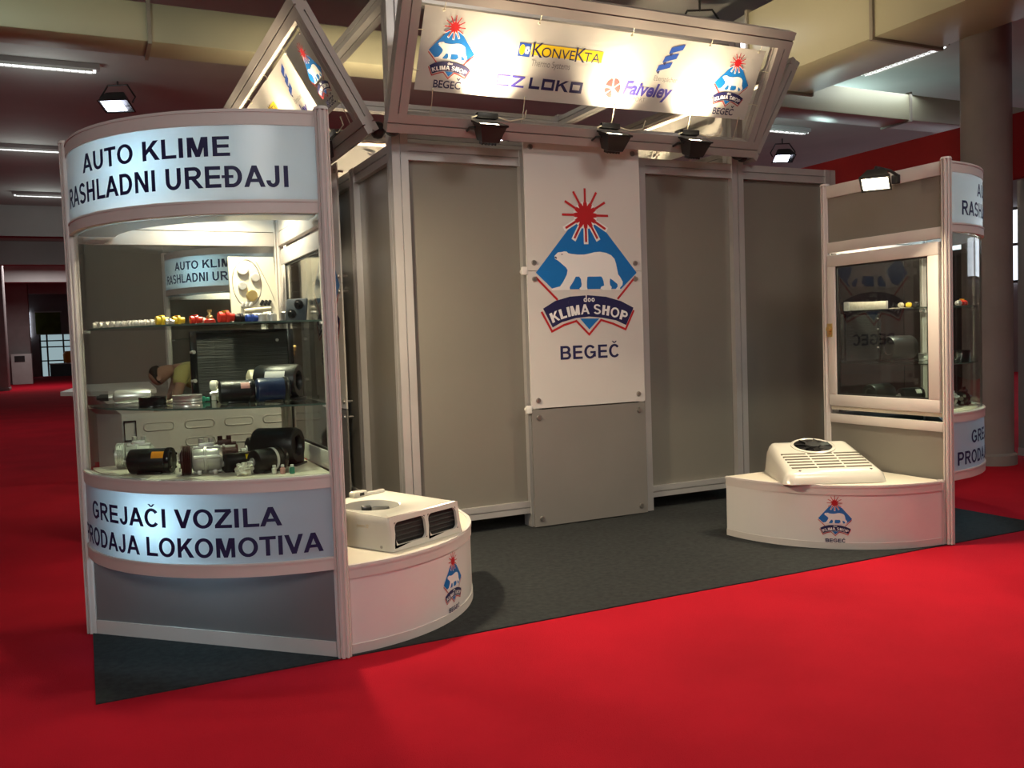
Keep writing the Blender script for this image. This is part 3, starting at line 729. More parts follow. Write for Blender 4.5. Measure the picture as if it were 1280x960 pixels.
def make_banner(label):
    t = thing('sign_banner', label, 'banner', CC, 0, 'canopy banners')
    S0, S1, T0, T1 = .17, FL-.20, .29, .83
    def wav(a, b): return 0.0
    bm = NB(); n, mrow = 24, 6; g = []
    for i in range(n+1):
        g.append([bm.verts.new(cpt(S0+(S1-S0)*i/n, T0+(T1-T0)*j/mrow, wav(S0+(S1-S0)*i/n, T0+(T1-T0)*j/mrow))) for j in range(mrow+1)])
    for i in range(n):
        for j in range(mrow): bm.faces.new((g[i][j], g[i+1][j], g[i+1][j+1], g[i][j+1]))
    bmesh.ops.solidify(bm, geom=bm.faces[:], thickness=.001)
    part('vinyl_sheet', bm, 'banner', t)
    def onb(a, b, off): return cpt(a, b, wav(a, b)+.0012+off)
    def pr(polys, nm, m, lv=1): flat(polys, lambda a, b: onb(a, b, .0006*lv), nm, m, t)
    # left and right emblems
    for s in (.395, 2.755):
        emblem(onb, t, .365, s, .555, .0006, None, beg=False)
    for s in (.30, 2.655):
        q = font_polys('BEGEC', width=.20, height=.050, x0=s, y0=.318, bold=.012)
        q += [[(s+.178+a, .376+b) for a, b in p] for p in ([(-.016, .016), (-.006, .016), (.004, 0), (-.004, 0)], [(.016, .016), (.006, .016), (-.004, 0), (.004, 0)])]
        pr(q, 'town_lettering', 'navy')
    # yellow brand block
    pr([_rect(.885, .582, .975, .672)], 'snow_square', 'cobalt')
    pr([[(.912+.021*math.cos(i*PI/8), .627+.036*math.sin(i*PI/8)) for i in range(16)]], 'sun_oval', 'yellow', 2)
    fl = []
    for i in range(6):
        a = i*PI/3; fl.append([(.952+.012*math.cos(a)+.008*math.cos(b*PI/4), .627+.018*math.sin(a)+.010*math.sin(b*PI/4)) for b in range(8)])
    pr(fl, 'snow_flake', 'white', 2)
    pr([_rect(.985, .600, 1.555, .676)], 'name_block', 'yellow')
    q = font_polys('K', height=.098, x0=.992, y0=.588) + font_polys('ONVE', width=.265, height=.066, x0=1.065, y0=.594) + font_polys('K', height=.098, x0=1.335, y0=.588) + font_polys('TA', width=.135, height=.066, x0=1.405, y0=.594)
    pr(q, 'name_lettering', 'navy', 2)
    pr(font_polys('Thermo Systems', width=.31, height=.044, x0=1.00, y0=.527), 'tagline_lettering', 'grey_print')
    # squared lettering CZ LOKO
    def rr(x, z, w_, h_, t_, parts):
        q = []
        if 'l' in parts: q.append(_rect(x, z, x+t_, z+h_))
        if 'r' in parts: q.append(_rect(x+w_-t_, z, x+w_, z+h_))
        if 'b' in parts: q.append(_rect(x, z, x+w_, z+t_))
        if 't' in parts: q.append(_rect(x, z+h_-t_, x+w_, z+h_))
        return q
    z0, hh = .37, .078
    pr(rr(.76, z0, .10, hh, .011, 'lbt') + rr(.875, z0, .10, hh, .013, 'bt') + [[(.877, z0+.010), (.903, z0+.010), (.973, z0+hh-.010), (.947, z0+hh-.010)]], 'rail_maker_initials', 'violet')
    q = rr(1.015, z0, .085, hh, .020, 'lb') + rr(1.115, z0, .10, hh, .020, 'lrbt') + [_rect(1.23, z0, 1.252, z0+hh), [(1.252, z0+.032), (1.252, z0+.050), (1.300, z0+hh), (1.328, z0+hh)], [(1.262, z0+.046), (1.282, z0+.056), (1.335, z0), (1.305, z0)]] + rr(1.345, z0, .10, hh, .020, 'lrbt')
    pr(q, 'rail_maker_lettering', 'navy')
    # red disc with white spokes and slanted name
    cx, cz = 1.70, .432; pet = []
    for i, (a0, a1) in enumerate(((-30, 30), (38, 92), (100, 165), (185, 215), (225, 275))):
        pt = [(cx+.010*math.cos(math.radians((a0+a1)/2)), cz+.010*math.sin(math.radians((a0+a1)/2)))]
        pt += [(cx+.066*math.cos(math.radians(a0+(a1-a0)*k/8)), cz+.070*math.sin(math.radians(a0+(a1-a0)*k/8))) for k in range(9)]
        pet.append(pt)
    pr(pet, 'red_disc', 'bright_red')
    pr(font_polys('Faiveley', width=.44, height=.098, x0=1.79, y0=.400, shear=.25, bold=.03), 'brake_maker_lettering', 'violet')
    pr(font_polys('TRANSPORT', width=.25, height=.030, x0=1.755, y0=.355), 'brake_maker_tagline', 'grey_print')
    # three slanted blue bars with folded tails
    bars, tails = [], []
    for i in range(3):
        bxs, bz = 2.035+.037*i, .585+.068*i
        bars.append([(bxs, bz), (bxs+.115, bz+.038), (bxs+.128, bz+.080), (bxs+.012, bz+.045)])
        tails.append([(bxs+.004, bz-.001), (bxs+.034, bz+.008), (bxs+.028, bz-.018)])
    pr(bars, 'blue_bars', 'cobalt'); pr(tails, 'bar_tails', 'navy')
    pr(font_polys('Eberspächer', width=.21, height=.036, x0=2.035, y0=.520), 'heater_maker_lettering', 'grey_print')
    # zip ties
    k = 0
    for s in (.30, 1.0, 1.75, 2.45, 2.92):
        for (ta, tb) in ((T1-.015, 1-.13), (T0+.015, .13)):
            bm = NB(); tube(bm, [cpt(s, ta, .006), cpt(s+.005, (ta+tb)/2, .012), cpt(s, tb, .02)], .0025, 6); box(bm, cpt(s, ta, .01), (.014, .008, .012)); part('zip_tie', bm, 'cable', t)
    for tt in (.42, .68):
        for (sa, sb) in ((S0+.015, .13), (S1-.015, FL-.13)):
            bm = NB(); tube(bm, [cpt(sa, tt, .006), cpt((sa+sb)/2, tt, .012), cpt(sb, tt, .02)], .0025, 6); part('zip_tie', bm, 'cable', t)
    return t
def make_flood(s, power):
    base = cpt(s, .13, .15)
    t = thing('floodlight', 'x', 'floodlight', CC, 0, 'canopy floodlights')
    d = (cpt(s, .85, .04) - base).normalized(); R = Matrix((Vector((1, 0, 0)), d.cross(Vector((1, 0, 0))), d)).transposed()
    def L(x, y, z): return base + R @ Vector((x, y, z))
    bm = NB()
    rings = []
    for (w_, h_, z) in ((.055, .04, -.115), (.065, .05, -.11), (.098, .075, 0), (.108, .085, .004), (.108, .085, .016), (.094, .070, .016), (.07, .05, -.05)):
        rings.append([bm.verts.new(L(a*w_, b*h_, z)) for a, b in ((-1, -1), (1, -1), (1, 1), (-1, 1))])
    for a, b in zip(rings, rings[1:]):
        for i in range(4): bm.faces.new((a[i], a[(i+1) % 4], b[(i+1) % 4], b[i]))
    bm.faces.new(rings[0][::-1]); bm.faces.new(rings[-1]); part('housing', bm, 'black', t)
    bm = NB(); q = [bm.verts.new(L(a*.088, b*.064, .004)) for a, b in ((-1, -1), (1, -1), (1, 1), (-1, 1))]; bm.faces.new(q); part('lamp_glass', bm, 'lamp_glass', t)
    bm = NB()
    for i in range(5): bm_x = -.05+i*.025; box(bm, L(bm_x, 0, -.118), (.006, .06, .03), R)
    box(bm, L(0, 0, -.112), (.112, .064, .006), R); part('cooling_fins', bm, 'black', t)
    bm = NB(); tube(bm, [L(-.11, 0, -.02), L(-.125, .05, -.03), cpt(s-.12, .05, .05)], .008, 8); part('bracket', bm, 'black', t)
    bm = NB(); box(bm, cpt(s+.03, .155, .01), (.16, .045, .04), None, .006); part('junction_box', bm, 'black', t)
    bm = NB(); tube(bm, [cpt(s-.05, .155, .02), cpt(s-.10, .15, .05), cpt(s-.09, .10, .09), cpt(s-.05, .03, .13), L(-.05, .03, -.06)], .006, 6); part('cable', bm, 'cable', t)
    bm = NB(); tube(bm, [cpt(s+.11, .155, .02), cpt(s+.2, .14, .04), cpt(s+.32, .16, .02), cpt(s+.33, .22, .01)], .005, 6); part('cable', bm, 'cable', t)
    a = area('floodlight_beam', L(0, 0, .02), L(0, 0, 1), .15, power, (1, .80, .52), .10, t, 1.75)
    a.rotation_euler = R.to_euler(); a.rotation_euler = (R @ Matrix.Rotation(PI, 3, 'X')).to_euler()
    return t
FP = 17
fr0 = make_frame('front leaning aluminium frame of the sign canopy, above the emblem boards')
bn0 = make_banner('long white front banner with company logos in the canopy above the emblem boards')
fl0 = [make_flood(s, FP) for s in (.70, 1.72, 2.46)]
for o, lb in zip(fl0, ('leftmost', 'middle', 'rightmost')): o['label'] = '%s of the three black floodlights under the front canopy banner' % lb
sides = (('left', -PI/2), ('right', PI/2), ('rear', PI))
for nm, rz in sides:
    if True:
        copy_tree(fr0, CC, rz, {'left': 'left canopy frame, a steep aluminium triangle above the left cabinet', 'right': 'right leaning canopy frame seen edge on at the right end of the front sign', 'rear': 'rear leaning canopy frame glimpsed under the front sign'}[nm])
        copy_tree(bn0, CC, rz, {'left': 'white banner in the left triangle shaped canopy frame above the left display cabinet', 'right': 'banner on the right canopy side, hidden behind its frame', 'rear': 'rear canopy banner glimpsed from inside beneath the front sign'}[nm])
        for i, o in enumerate(fl0):
            c = copy_tree(o, CC, rz, '%s floodlight under the %s canopy banner' % (('first', 'second', 'third')[i], nm))

# ================================================================== DISPLAY CABINETS
RC = 1.045
def post_poly(r=.034):
    q = []
    for i in range(8):
        a0 = i*PI/4 - PI/8; a1 = a0 + PI/4
        A = Vector((r*math.cos(a0), r*math.sin(a0))); B = Vector((r*math.cos(a1), r*math.sin(a1))); c = (A+B)/2; t_ = (B-A).normalized(); n = c.normalized()
        q += [tuple(A), tuple(c-t_*.005), tuple(c-t_*.005-n*.010), tuple(c+t_*.005-n*.010), tuple(c+t_*.005)]
    return q
def make_cabinet(sx, label, loc):
    t = thing('display_cabinet', label, 'display cabinet', loc, 0, 'quarter round display cabinets')
    A0, A1 = (180, 270) if sx > 0 else (-90, 0)
    AC = (A0+A1)/2
    def X(x): return x*sx
    # x: towards the curved side is negative for sx=+1
    R = RC
    for (x, y) in ((0, 0), (X(-R), 0), (0, -R)):
        bm = NB(); prism(bm, post_poly(), lambda a, b: (x+a, y+b, .006), lambda a, b: (x+a, y+b, 2.505))
        cyl(bm, (x, y, 2.505), (x, y, 2.52), .036, .030, 16); part('post', bm, 'alu_trim', t)
    g = 1.6
    for nm, z0, z1, r_, m, th in (('top_band', 2.43, 2.50, R+.004, 'alu_trim', .03), ('sign_lower_band', 2.045, 2.105, R+.006, 'alu_trim', .035), ('floor_band', .80, .862, R+.006, 'alu_trim', .035), ('bottom_band', .42, .482, R+.006, 'alu_trim', .035)):
        bm = NB(); arcband(bm, r_, A0+g, A1-g, z0, z1, th)
        arcband(bm, r_+.003, A0+g, A1-g, z0+(z1-z0)*.80, z1-(z1-z0)*.06, .006)
        part(nm, bm, m, t)
    bm = NB(); arcsheet(bm, R, A0+g, A1-g, 2.105, 2.43); part('upper_sign', bm, 'acrylic', t)
    bm = NB(); arcsheet(bm, R, A0+g, A1-g, .482, .80); part('lower_sign', bm, 'acrylic', t)
    bm = NB(); arcband(bm, R-.01, A0+g, A1-g, .862, 2.045, .005, 48); part('curved_glass', bm, 'glass', t)
    def oncyl(ang0):
        def f(a, b, off=.0): 
            th = math.radians(AC) + a/R
            return ((R+.004+off)*math.cos(th), (R+.004+off)*math.sin(th), b)
        return f
    f0 = oncyl(AC)
    for s, wd, h, z in (('AUTO KLIME', .855, .086, 2.295), ('RASHLADNI UREĐAJI', 1.345, .094, 2.158), ('GREJAČI VOZILA', 1.135, .086, .647), ('PRODAJA LOKOMOTIVA', 1.49, .088, .513)):
        for q in text_words(s, wd, h, z): flat(q, lambda a, b: f0(a, b), 'sign_lettering', 'navy', t, .06)
    # two flat faces: index 0 -> plane x=0 (door side), 1 -> plane y=0 (rear)
    for fi in (0, 1):
        def P(s, z, o): return Vector((o*sx, -s, z)) if fi == 0 else Vector((X(-s), o, z))
        def slab(bm, s0, s1, z0, z1, o0, o1, bev=0):
            a, b = P(s0, z0, o0), P(s1, z1, o1); bx(bm, [min(a[i], b[i]) for i in range(3)], [max(a[i], b[i]) for i in range(3)], bev)
        e0, e1 = .03, R-.03
        for nm, z0, z1 in (('top_rail', 2.41, 2.50), ('fascia_rail', 2.005, 2.08), ('sill_rail', .74, .805), ('bottom_rail', .006, .07)):
            bm = NB(); slab(bm, e0, e1, z0, z1, -.016, .016, .003); part(nm, bm, 'alu_trim', t)
        bm = NB(); slab(bm, e0, e1, 2.08, 2.41, -.004, .004); part('fascia_panel', bm, 'fascia', t)
        bm = NB(); slab(bm, e0, e1, 2.085, 2.405, -.010, -.0045); part('fascia_lining', bm, 'panel_in', t)
        bm = NB(); slab(bm, e0, e1, .07, .74, -.004, .004); part('base_panel', bm, 'fascia', t)
        if fi == 0:
            bm = NB()
            z0, z1, s0, s1, w_ = .865, 1.985, .035, R-.045, .085
            slab(bm, s0, s1, z0, z0+w_, -.006, .026, .004); slab(bm, s0, s1, z1-w_, z1, -.006, .026, .004)
            slab(bm, s0, s0+w_*.85, z0+w_, z1-w_, -.006, .026, .004); slab(bm, s1-w_, s1, z0+w_, z1-w_, -.006, .026, .004)
            dr = part('door', bm, 'alu_trim', t)
            bm = NB(); slab(bm, s0+w_*.85, s1-w_, z0+w_, z1-w_, .006, .011); part('door_glass', bm, 'door_glass', dr)
            bm = NB()
            slab(bm, s0+w_*.85, s0+w_*.85+.012, z0+w_, z1-w_, .003, .015); slab(bm, s1-w_-.012, s1-w_, z0+w_, z1-w_, .003, .015); slab(bm, s0+w_*.85, s1-w_, z0+w_, z0+w_+.012, .003, .015); slab(bm, s0+w_*.85, s1-w_, z1-w_-.012, z1-w_, .003, .015)
            part('door_gasket', bm, 'rubber', dr)
            bm = NB(); a = P(.055, 1.44, .026); b = P(.055, 1.44, .05); cyl(bm, a, b, .018, seg=14); a = P(.055, 1.41, .026); b = P(.055, 1.41, .045); cyl(bm, a, b, .012, seg=10); slab(bm, .03, .08, 1.38, 1.48, .026, .031)
            part('door_lock', bm, 'brass', dr)
        else:
            bm = NB(); slab(bm, e0, e1, .805, 2.005, -.003, .003); part('rear_glass', bm, 'glass', t)
    bm = NB(); sector(bm, R-.04, A0+1, A1-1, .835, .862); part('display_floor', bm, 'ped_top', t)
    bm = NB(); sector(bm, R-.03, A0+1, A1-1, 2.485, 2.497); part('roof_reflector', bm, 'panel_in', t)  # unseen white roof added to bounce lamp light inside the sign box
    for z in (1.178, 1.560):
        bm = NB(); sector(bm, R-.035, A0+1.5, A1-1.5, z, z+.008); part('glass_shelf', bm, 'shelf_glass', t)
        bm = NB(); arcband(bm, R-.034, A0+1.5, A1-1.5, z, z+.008, .003); part('shelf_edge', bm, mat_edge, t)
    for z in (1.172, 1.554):
        for (x, y) in ((X(-.04), -.02), (X(-R+.05), -.02), (X(-.02), -R+.05)):
            bm = NB(); box(bm, (x, y, z), (.03, .03, .012), None, .002); part('shelf_bracket', bm, 'chrome', t)
    bm = NB(); arcband(bm, R-.035, A0+2, A1-2, 2.040, 2.046, .17); part('light_diffuser', bm, 'acrylic_plate', t)
    # chord panel under the sign
    bm = NB()
    c0, c1 = Vector((X(-R), 0, 0)), Vector((0, -R, 0)); d = (c1-c0).normalized(); n = Vector((d.y, -d.x, 0))
    if n.dot(c0) < 0: n = -n
    ln = (c1-c0).length
    def CP(s, z, o): return c0 + d*s + n*o + Vector((0, 0, z))
    def cslab(bm, s0, s1, z0, z1, o0, o1):
        prism(bm, [(s0, z0), (s1, z0), (s1, z1), (s0, z1)], lambda a, b: CP(a, b, o0), lambda a, b: CP(a, b, o1))
    cslab(bm, .035, ln-.035, .07, .79, -.004, .004); part('kick_panel', bm, 'base_grey', t)
    bm = NB(); cslab(bm, .035, ln-.035, .006, .075, -.014, .014); part('kick_rail', bm, 'alu_trim', t)
    # lamps inside the two sign boxes
    for z, pw in ((2.27, 6.0), (.66, 5.5)):
        bm = NB(); rr = R-.16 if z > 1 else R-.12
        a0, a1 = (math.radians(AC-14), math.radians(AC+8)) if sx > 0 else (math.radians(AC-8), math.radians(AC+14))
        p0 = Vector((rr*math.cos(a0), rr*math.sin(a0), z)); p1 = Vector((rr*math.cos(a1), rr*math.sin(a1), z))
        cyl(bm, p0, p1, .013, seg=12); part('fluorescent_tube', bm, 'tube', t)
        for q in (p0, p1):
            bm = NB(); cyl(bm, q-(p1-p0).normalized()*.015, q+(p1-p0).normalized()*.015, .016, seg=12); part('tube_holder', bm, 'panel_in', t)
        point('sign_lamp', (p0+p1)/2 , pw, (.45, .80, 1.0), .035, t)
    # small warm spot inside the upper box lighting the shelves
    sp = Vector((X(-.34), -.34, 2.36))
    bm = NB(); lathe(bm, [(.03, .06), (.045, .04), (.05, 0), (.046, 0), (.03, .03), (.0, .035)], sp, (0, 0, 1), 20); part('shelf_spot', bm, 'chrome', t)
    area('shelf_spot_beam', sp+Vector((0, 0, -.005)), sp+Vector((X(-.05), -.05, -1)), .09, 18, (1, .86, .62), None, t, 2.3)
    return t
mat_edge = mat('green_glass_edge', (.10, .16, .14), .15, var=.05)
cab_l = make_cabinet(1, 'large quarter round display cabinet with lettered signs at the left front corner', (1.05, 1.05, 0))
cab_r = make_cabinet(-1, 'quarter round display cabinet at the right, its white framed glass door facing us', (5.10, 1.045, 0))
cab_f = copy_tree(cab_l, (1.95, 6.62, 0), 0, 'small looking far display cabinet seen through the glass of the left cabinet')

# pedestals ------------------------------------------------------------------
def make_pedestal(label, loc, rz, ang, scl):
    t = thing('curved_pedestal', label, 'pedestal', loc, rz, 'low curved pedestals')
    R = 1.0; t.scale = scl
    bm = NB(); sector(bm, R, -90, 0, .408, .424); part('top_board', bm, 'ped_top', t)
    bm = NB(); arcband(bm, R+.006, -90, 0, .362, .426, .02, 40); arcband(bm, R+.009, -90, 0, .408, .420, .01, 40); part('top_band', bm, 'alu_trim', t)
    bm = NB(); arcband(bm, R, -90, 0, .045, .362, .010, 48); part('front_panel', bm, 'ped_front', t)
    bm = NB(); arcband(bm, R+.004, -90, 0, .006, .050, .02, 40); part('base_band', bm, 'alu_trim', t)
    bm = NB(); bx(bm, (.02, -.012, .01), (R-.03, .0, .41)); bx(bm, (0, -R+.03, .01), (.012, -.02, .41)); part('back_panel', bm, 'panel', t)
    for x, y in ((R-.012, -.012),):
        bm = NB(); prism(bm, post_poly(.024), lambda a, b: (x+a, y+b, .006), lambda a, b: (x+a, y+b, .43)); part('corner_post', bm, 'alu_trim', t)
    def f(a, b, off):
        th = math.radians(ang) + a/R
        return ((R+.001+off)*math.cos(th), (R+.001+off)*math.sin(th), b)
    emblem(f, t, .235, 0, .205, .0006, .02)
    return t
make_pedestal('left curved white pedestal carrying the white unit with two dark windows', (1.080, 1.020, 0), 0, -49.5, (.955, 1, 1))
make_pedestal('right curved white pedestal carrying the slatted rooftop air conditioner', (5.068, 1.015, 0), -PI/2, -44.0, (1, .975, 1))

# floodlights clamped on the cabinet tops ---------------------------------------
def cab_flood(loc, nrm, label, power, spread=PI):
    t = thing('clamp_floodlight', label, 'floodlight', loc, 0, 'clamp floodlights on the cabinets')
    z = Vector(nrm).normalized(); x = Vector((0, 0, 1)).cross(z).normalized(); y = z.cross(x); R = Matrix((x, y, z)).transposed()
    bm = NB(); rings = []
    for (w_, h_, zz) in ((.05, .04, -.08), (.085, .065, -.01), (.092, .072, .0), (.092, .072, .012), (.080, .060, .012), (.06, .045, -.03)):
        rings.append([bm.verts.new(R @ Vector((a*w_, b*h_, zz))) for a, b in ((-1, -1), (1, -1), (1, 1), (-1, 1))])
    for a, b in zip(rings, rings[1:]):
        for i in range(4): bm.faces.new((a[i], a[(i+1) % 4], b[(i+1) % 4], b[i]))
    bm.faces.new(rings[0][::-1]); bm.faces.new(rings[-1]); part('housing', bm, 'black', t)
    bm = NB(); bm.faces.new([bm.verts.new(R @ Vector((a*.078, b*.058, .006))) for a, b in ((-1, -1), (1, -1), (1, 1), (-1, 1))]); part('lamp_glass', bm, 'lamp_glass', t)
    a = area('clamp_flood_beam', (0, 0, 0), (0, 0, -1), .14, power, (1, .82, .55), .10, t, spread)
    a.rotation_euler = (R @ Matrix.Rotation(PI, 3, 'X')).to_euler(); a.location = R @ Vector((0, 0, .016))
    return t, R
t, R_ = cab_flood((4.66, .17, 2.365), (-.42, -.30, -.85), 'blazing floodlight on an arm from the grey fascia of the right display cabinet', 40, 2.6)
bm = NB(); tube(bm, [(0, .02, .03), (.06, .05, .11), (.30, .15, .12), (.435, .20, .10)], .010, 8); box(bm, (.42, .20, .075), (.05, .05, .06), None, .005); part('clamp_arm', bm, 'black', t)
t, R_ = cab_flood((1.17, .90, 2.40), (.42, .22, -.88), 'floodlight hidden behind the left display cabinet, lighting its pedestal', 46, 2.7)
bm = NB(); tube(bm, [(0, 0, .03), (-.06, .0, .11), (-.08, 0, .10), (-.115, 0, .09)], .010, 8); box(bm, (-.11, 0, .06), (.05, .05, .05), None, .005); part('clamp_arm', bm, 'black', t)
t, R_ = cab_flood((2.09, 6.05, 2.44), (.30, -.55, -.75), 'floodlight clamped to the far display cabinet', 40, 2.7)
bm = NB(); tube(bm, [(0, 0, .02), (-.06, .0, .09), (-.135, 0, .085)], .010, 8); box(bm, (-.135, 0, .06), (.05, .05, .05), None, .005); part('clamp_arm', bm, 'black', t)

# ================================================================== AIR CONDITIONING UNITS
def roundrect(x0, y0, x1, y1, r, n=5):
    q = []
    for cx, cy, a in ((x1-r, y0+r, -90), (x1-r, y1-r, 0), (x0+r, y1-r, 90), (x0+r, y0+r, 180)):
        for i in range(n+1): q.append((cx+r*math.cos(math.radians(a+90*i/n)), cy+r*math.sin(math.radians(a+90*i/n))))
    return q
def loft(bm, rings, cap0=True, cap1=True):
    vs = [[bm.verts.new(p) for p in r] for r in rings]; n = len(vs[0])
    for a, b in zip(vs, vs[1:]):
        for i in range(n): bm.faces.new((a[i], a[(i+1) % n], b[(i+1) % n], b[i]))
    if cap0: bm.faces.new(vs[0][::-1])
    if cap1: bm.faces.new(vs[-1])
    return vs
# left unit: box shell, circular well on top, two dark windows on the front
t = thing('evaporator_unit', 'white air conditioner with two dark windows and a round well, left pedestal', 'air conditioner', (1.34, .14, .426), math.radians(28))
Wd, Dp, Hh = .55, .58, .165
hx, hy, hr = .20, .33, .145
bm = NB()
# side walls with slope on the front and right
bot = roundrect(0, 0, Wd, Dp, .018, 3); 
def topz(y): return Hh + .022*y/Dp
rings = []
for f_ in (0, .25, .5, .75, .93, 1.0):
    ins = .010*f_ + (.010 if f_ == 1.0 else 0); q = roundrect(ins*.6, ins+.012*f_, Wd-ins*1.8, Dp-ins, .018, 3)
    rings.append([(a, b, topz(b)*f_) for a, b in q])
# front wall is cut away for the windows -> build walls without the front, then the front as its own ring
n = len(bot)
vs = [[bm.verts.new(p) for p in r] for r in rings]
front = set()
for i in range(n):
    j = (i+1) % n
    if bot[i][1] < .001 and bot[j][1] < .001: front.add(i)
for a, b in zip(vs, vs[1:]):
    for i in range(n):
        if i in front: continue
        bm.faces.new((a[i], a[(i+1) % n], b[(i+1) % n], b[i]))
# top with hole: ring between hole circle and outline by radial fan
seg = 48
top_o = []
def ray_to_outline(ang):
    dx, dy = math.cos(ang), math.sin(ang); best = 9
    x0_, y0_, x1_, y1_ = .012, .032, Wd-.036, Dp-.020
    for lim, dd, oo in ((x1_, dx, hx), (x0_, dx, hx), (y1_, dy, hy), (y0_, dy, hy)):
        if abs(dd) > 1e-6:
            k = (lim-oo)/dd
            if k > 1e-6: best = min(best, k)
    return hx+dx*best, hy+dy*best
corner = [math.atan2(cy_-hy, cx_-hx) for cx_, cy_ in ((.012, .032), (Wd-.036, .032), (Wd-.036, Dp-.02), (.012, Dp-.02))]
angs = sorted([2*PI*i/seg-PI for i in range(seg)] + corner)
ins_, out_, low_, rim_ = [], [], [], []
for a in angs:
    px, py = hx+hr*math.cos(a), hy+hr*math.sin(a); ox, oy = ray_to_outline(a)
    out_.append(bm.verts.new((ox, oy, topz(oy)))); rim_.append(bm.verts.new((hx+(hr+.012)*math.cos(a), hy+(hr+.012)*math.sin(a), topz(py)))); ins_.append(bm.verts.new((px, py, topz(py)-.006))); low_.append(bm.verts.new((hx+(hr-.01)*math.cos(a), hy+(hr-.01)*math.sin(a), .05)))
m_ = len(angs)
for i in range(m_):
    j = (i+1) % m_
    bm.faces.new((out_[i], out_[j], rim_[j], rim_[i])); bm.faces.new((rim_[i], rim_[j], ins_[j], ins_[i])); bm.faces.new((ins_[i], ins_[j], low_[j], low_[i]))
# front wall with two rounded windows
def FP_(x, z):  # point on the front sloped wall
    f_ = z/Hh; return (x, .022*f_, z)
wins = [(.040, .026, .264, .138), (.288, .026, .510, .138)]
fr_poly = [(.016, 0), (Wd-.018, 0), (Wd-.036, Hh), (.02, Hh)]
fb = NB(); 
def grid_front(bm):
    xs = [.012] + [wins[0][0], wins[0][2], wins[1][0], wins[1][2]] + [Wd-.018]
    zs_ = [0, .026, .138, Hh]
    for i in range(5):
        for j in range(3):
            if i in (1, 3) and j == 1:
                x0_, z0_, x1_, z1_ = xs[i], zs_[1], xs[i+1], zs_[2]
                rr_ = roundrect(x0_, z0_, x1_, z1_, .030, 5)
                # fill the four corners between rectangle and rounded window
                for k, (cx_, cz_) in enumerate(((x1_, z0_), (x1_, z1_), (x0_, z1_), (x0_, z0_))):
                    arcp = rr_[k*6:(k+1)*6]
                    for a, b in zip(arcp, arcp[1:]): bm.faces.new([bm.verts.new(FP_(*p)) for p in ((cx_, cz_), a, b)])
                inner = [bm.verts.new((FP_(*p)[0], FP_(*p)[1]+.016, p[1])) for p in rr_]; outer = [bm.verts.new(FP_(*p)) for p in rr_]
                for k in range(len(rr_)): bm.faces.new((outer[k], outer[(k+1) % len(rr_)], inner[(k+1) % len(rr_)], inner[k]))
            else: bm.faces.new([bm.verts.new(FP_(*p)) for p in ((xs[i], zs_[j]), (xs[i+1], zs_[j]), (xs[i+1], zs_[j+1]), (xs[i], zs_[j+1]))])
grid_front(bm)
# rounded lip joining the front to the top
lip = [(.022, Hh), (.0245, Hh+.004), (.032, topz(.032))]
for (y0_, z0_), (y1_, z1_) in zip(lip, lip[1:]):
    bm.faces.new([bm.verts.new(p) for p in ((.012, y0_, z0_), (Wd-.03, y0_, z0_), (Wd-.034, y1_, z1_), (.012, y1_, z1_))])
fb.free()
bmesh.ops.remove_doubles(bm, verts=bm.verts, dist=.0006)
part('shell', bm, 'white_abs', t)
for x0_, z0_, x1_, z1_ in wins:
    bm = NB(); bx(bm, (x0_-.012, .036, z0_-.014), (x1_+.012, .044, z1_+.014))
    for k in range(4): cyl(bm, (x0_, .036, z0_+.012+k*.024), (x1_, .036, z0_+.012+k*.024), .005, seg=8)
    part('window_grille', bm, 'rubber', t)
bm = NB(); lathe(bm, [(hr-.012, .03), (hr-.012, .036), (0, .036)], (hx, hy, 0), (0, 0, 1), 32); part('well_floor', bm, 'black', t)
bm = NB(); box(bm, (hx+.03, hy-.01, .135), (.15, .09, .03), Matrix.Rotation(.5, 3, 'Z'), .006); box(bm, (hx-.02, hy+.02, .150), (.06, .05, .04), Matrix.Rotation(.9, 3, 'Z'), .006); cyl(bm, (hx, hy, .03), (hx, hy, .135), .035, seg=16); part('motor_bracket', bm, 'black', t)
bm = NB(); box(bm, (.30, Dp-.045, Hh+.035), (.10, .05, .036), None, .010); box(bm, (.405, Dp-.055, Hh+.028), (.16, .030, .020), None, .008); part('rear_handle', bm, 'white_abs', t)
bm = NB(); box(bm, (.305, Dp-.068, Hh+.036), (.03, .01, .016)); part('handle_slot', bm, 'black', t)
flat(font_polys('system 20', width=.085, height=.017, x0=.155, y0=.105, shear=.2), lambda a, b: (.0035, .40-a, b), 'side_lettering', 'brass', t)
bm = NB(); bx(bm, (.20, .0235, .145), (.33, .026, .155)); part('front_badge', bm, 'brass', t)
for p in ((.0, .07, .02), (.0, .5, .02)):
    bm = NB(); cyl(bm, (p[0]+.004, p[1], p[2]), (p[0]-.003, p[1], p[2]), .008, seg=10); part('screw', bm, 'bolt', t)

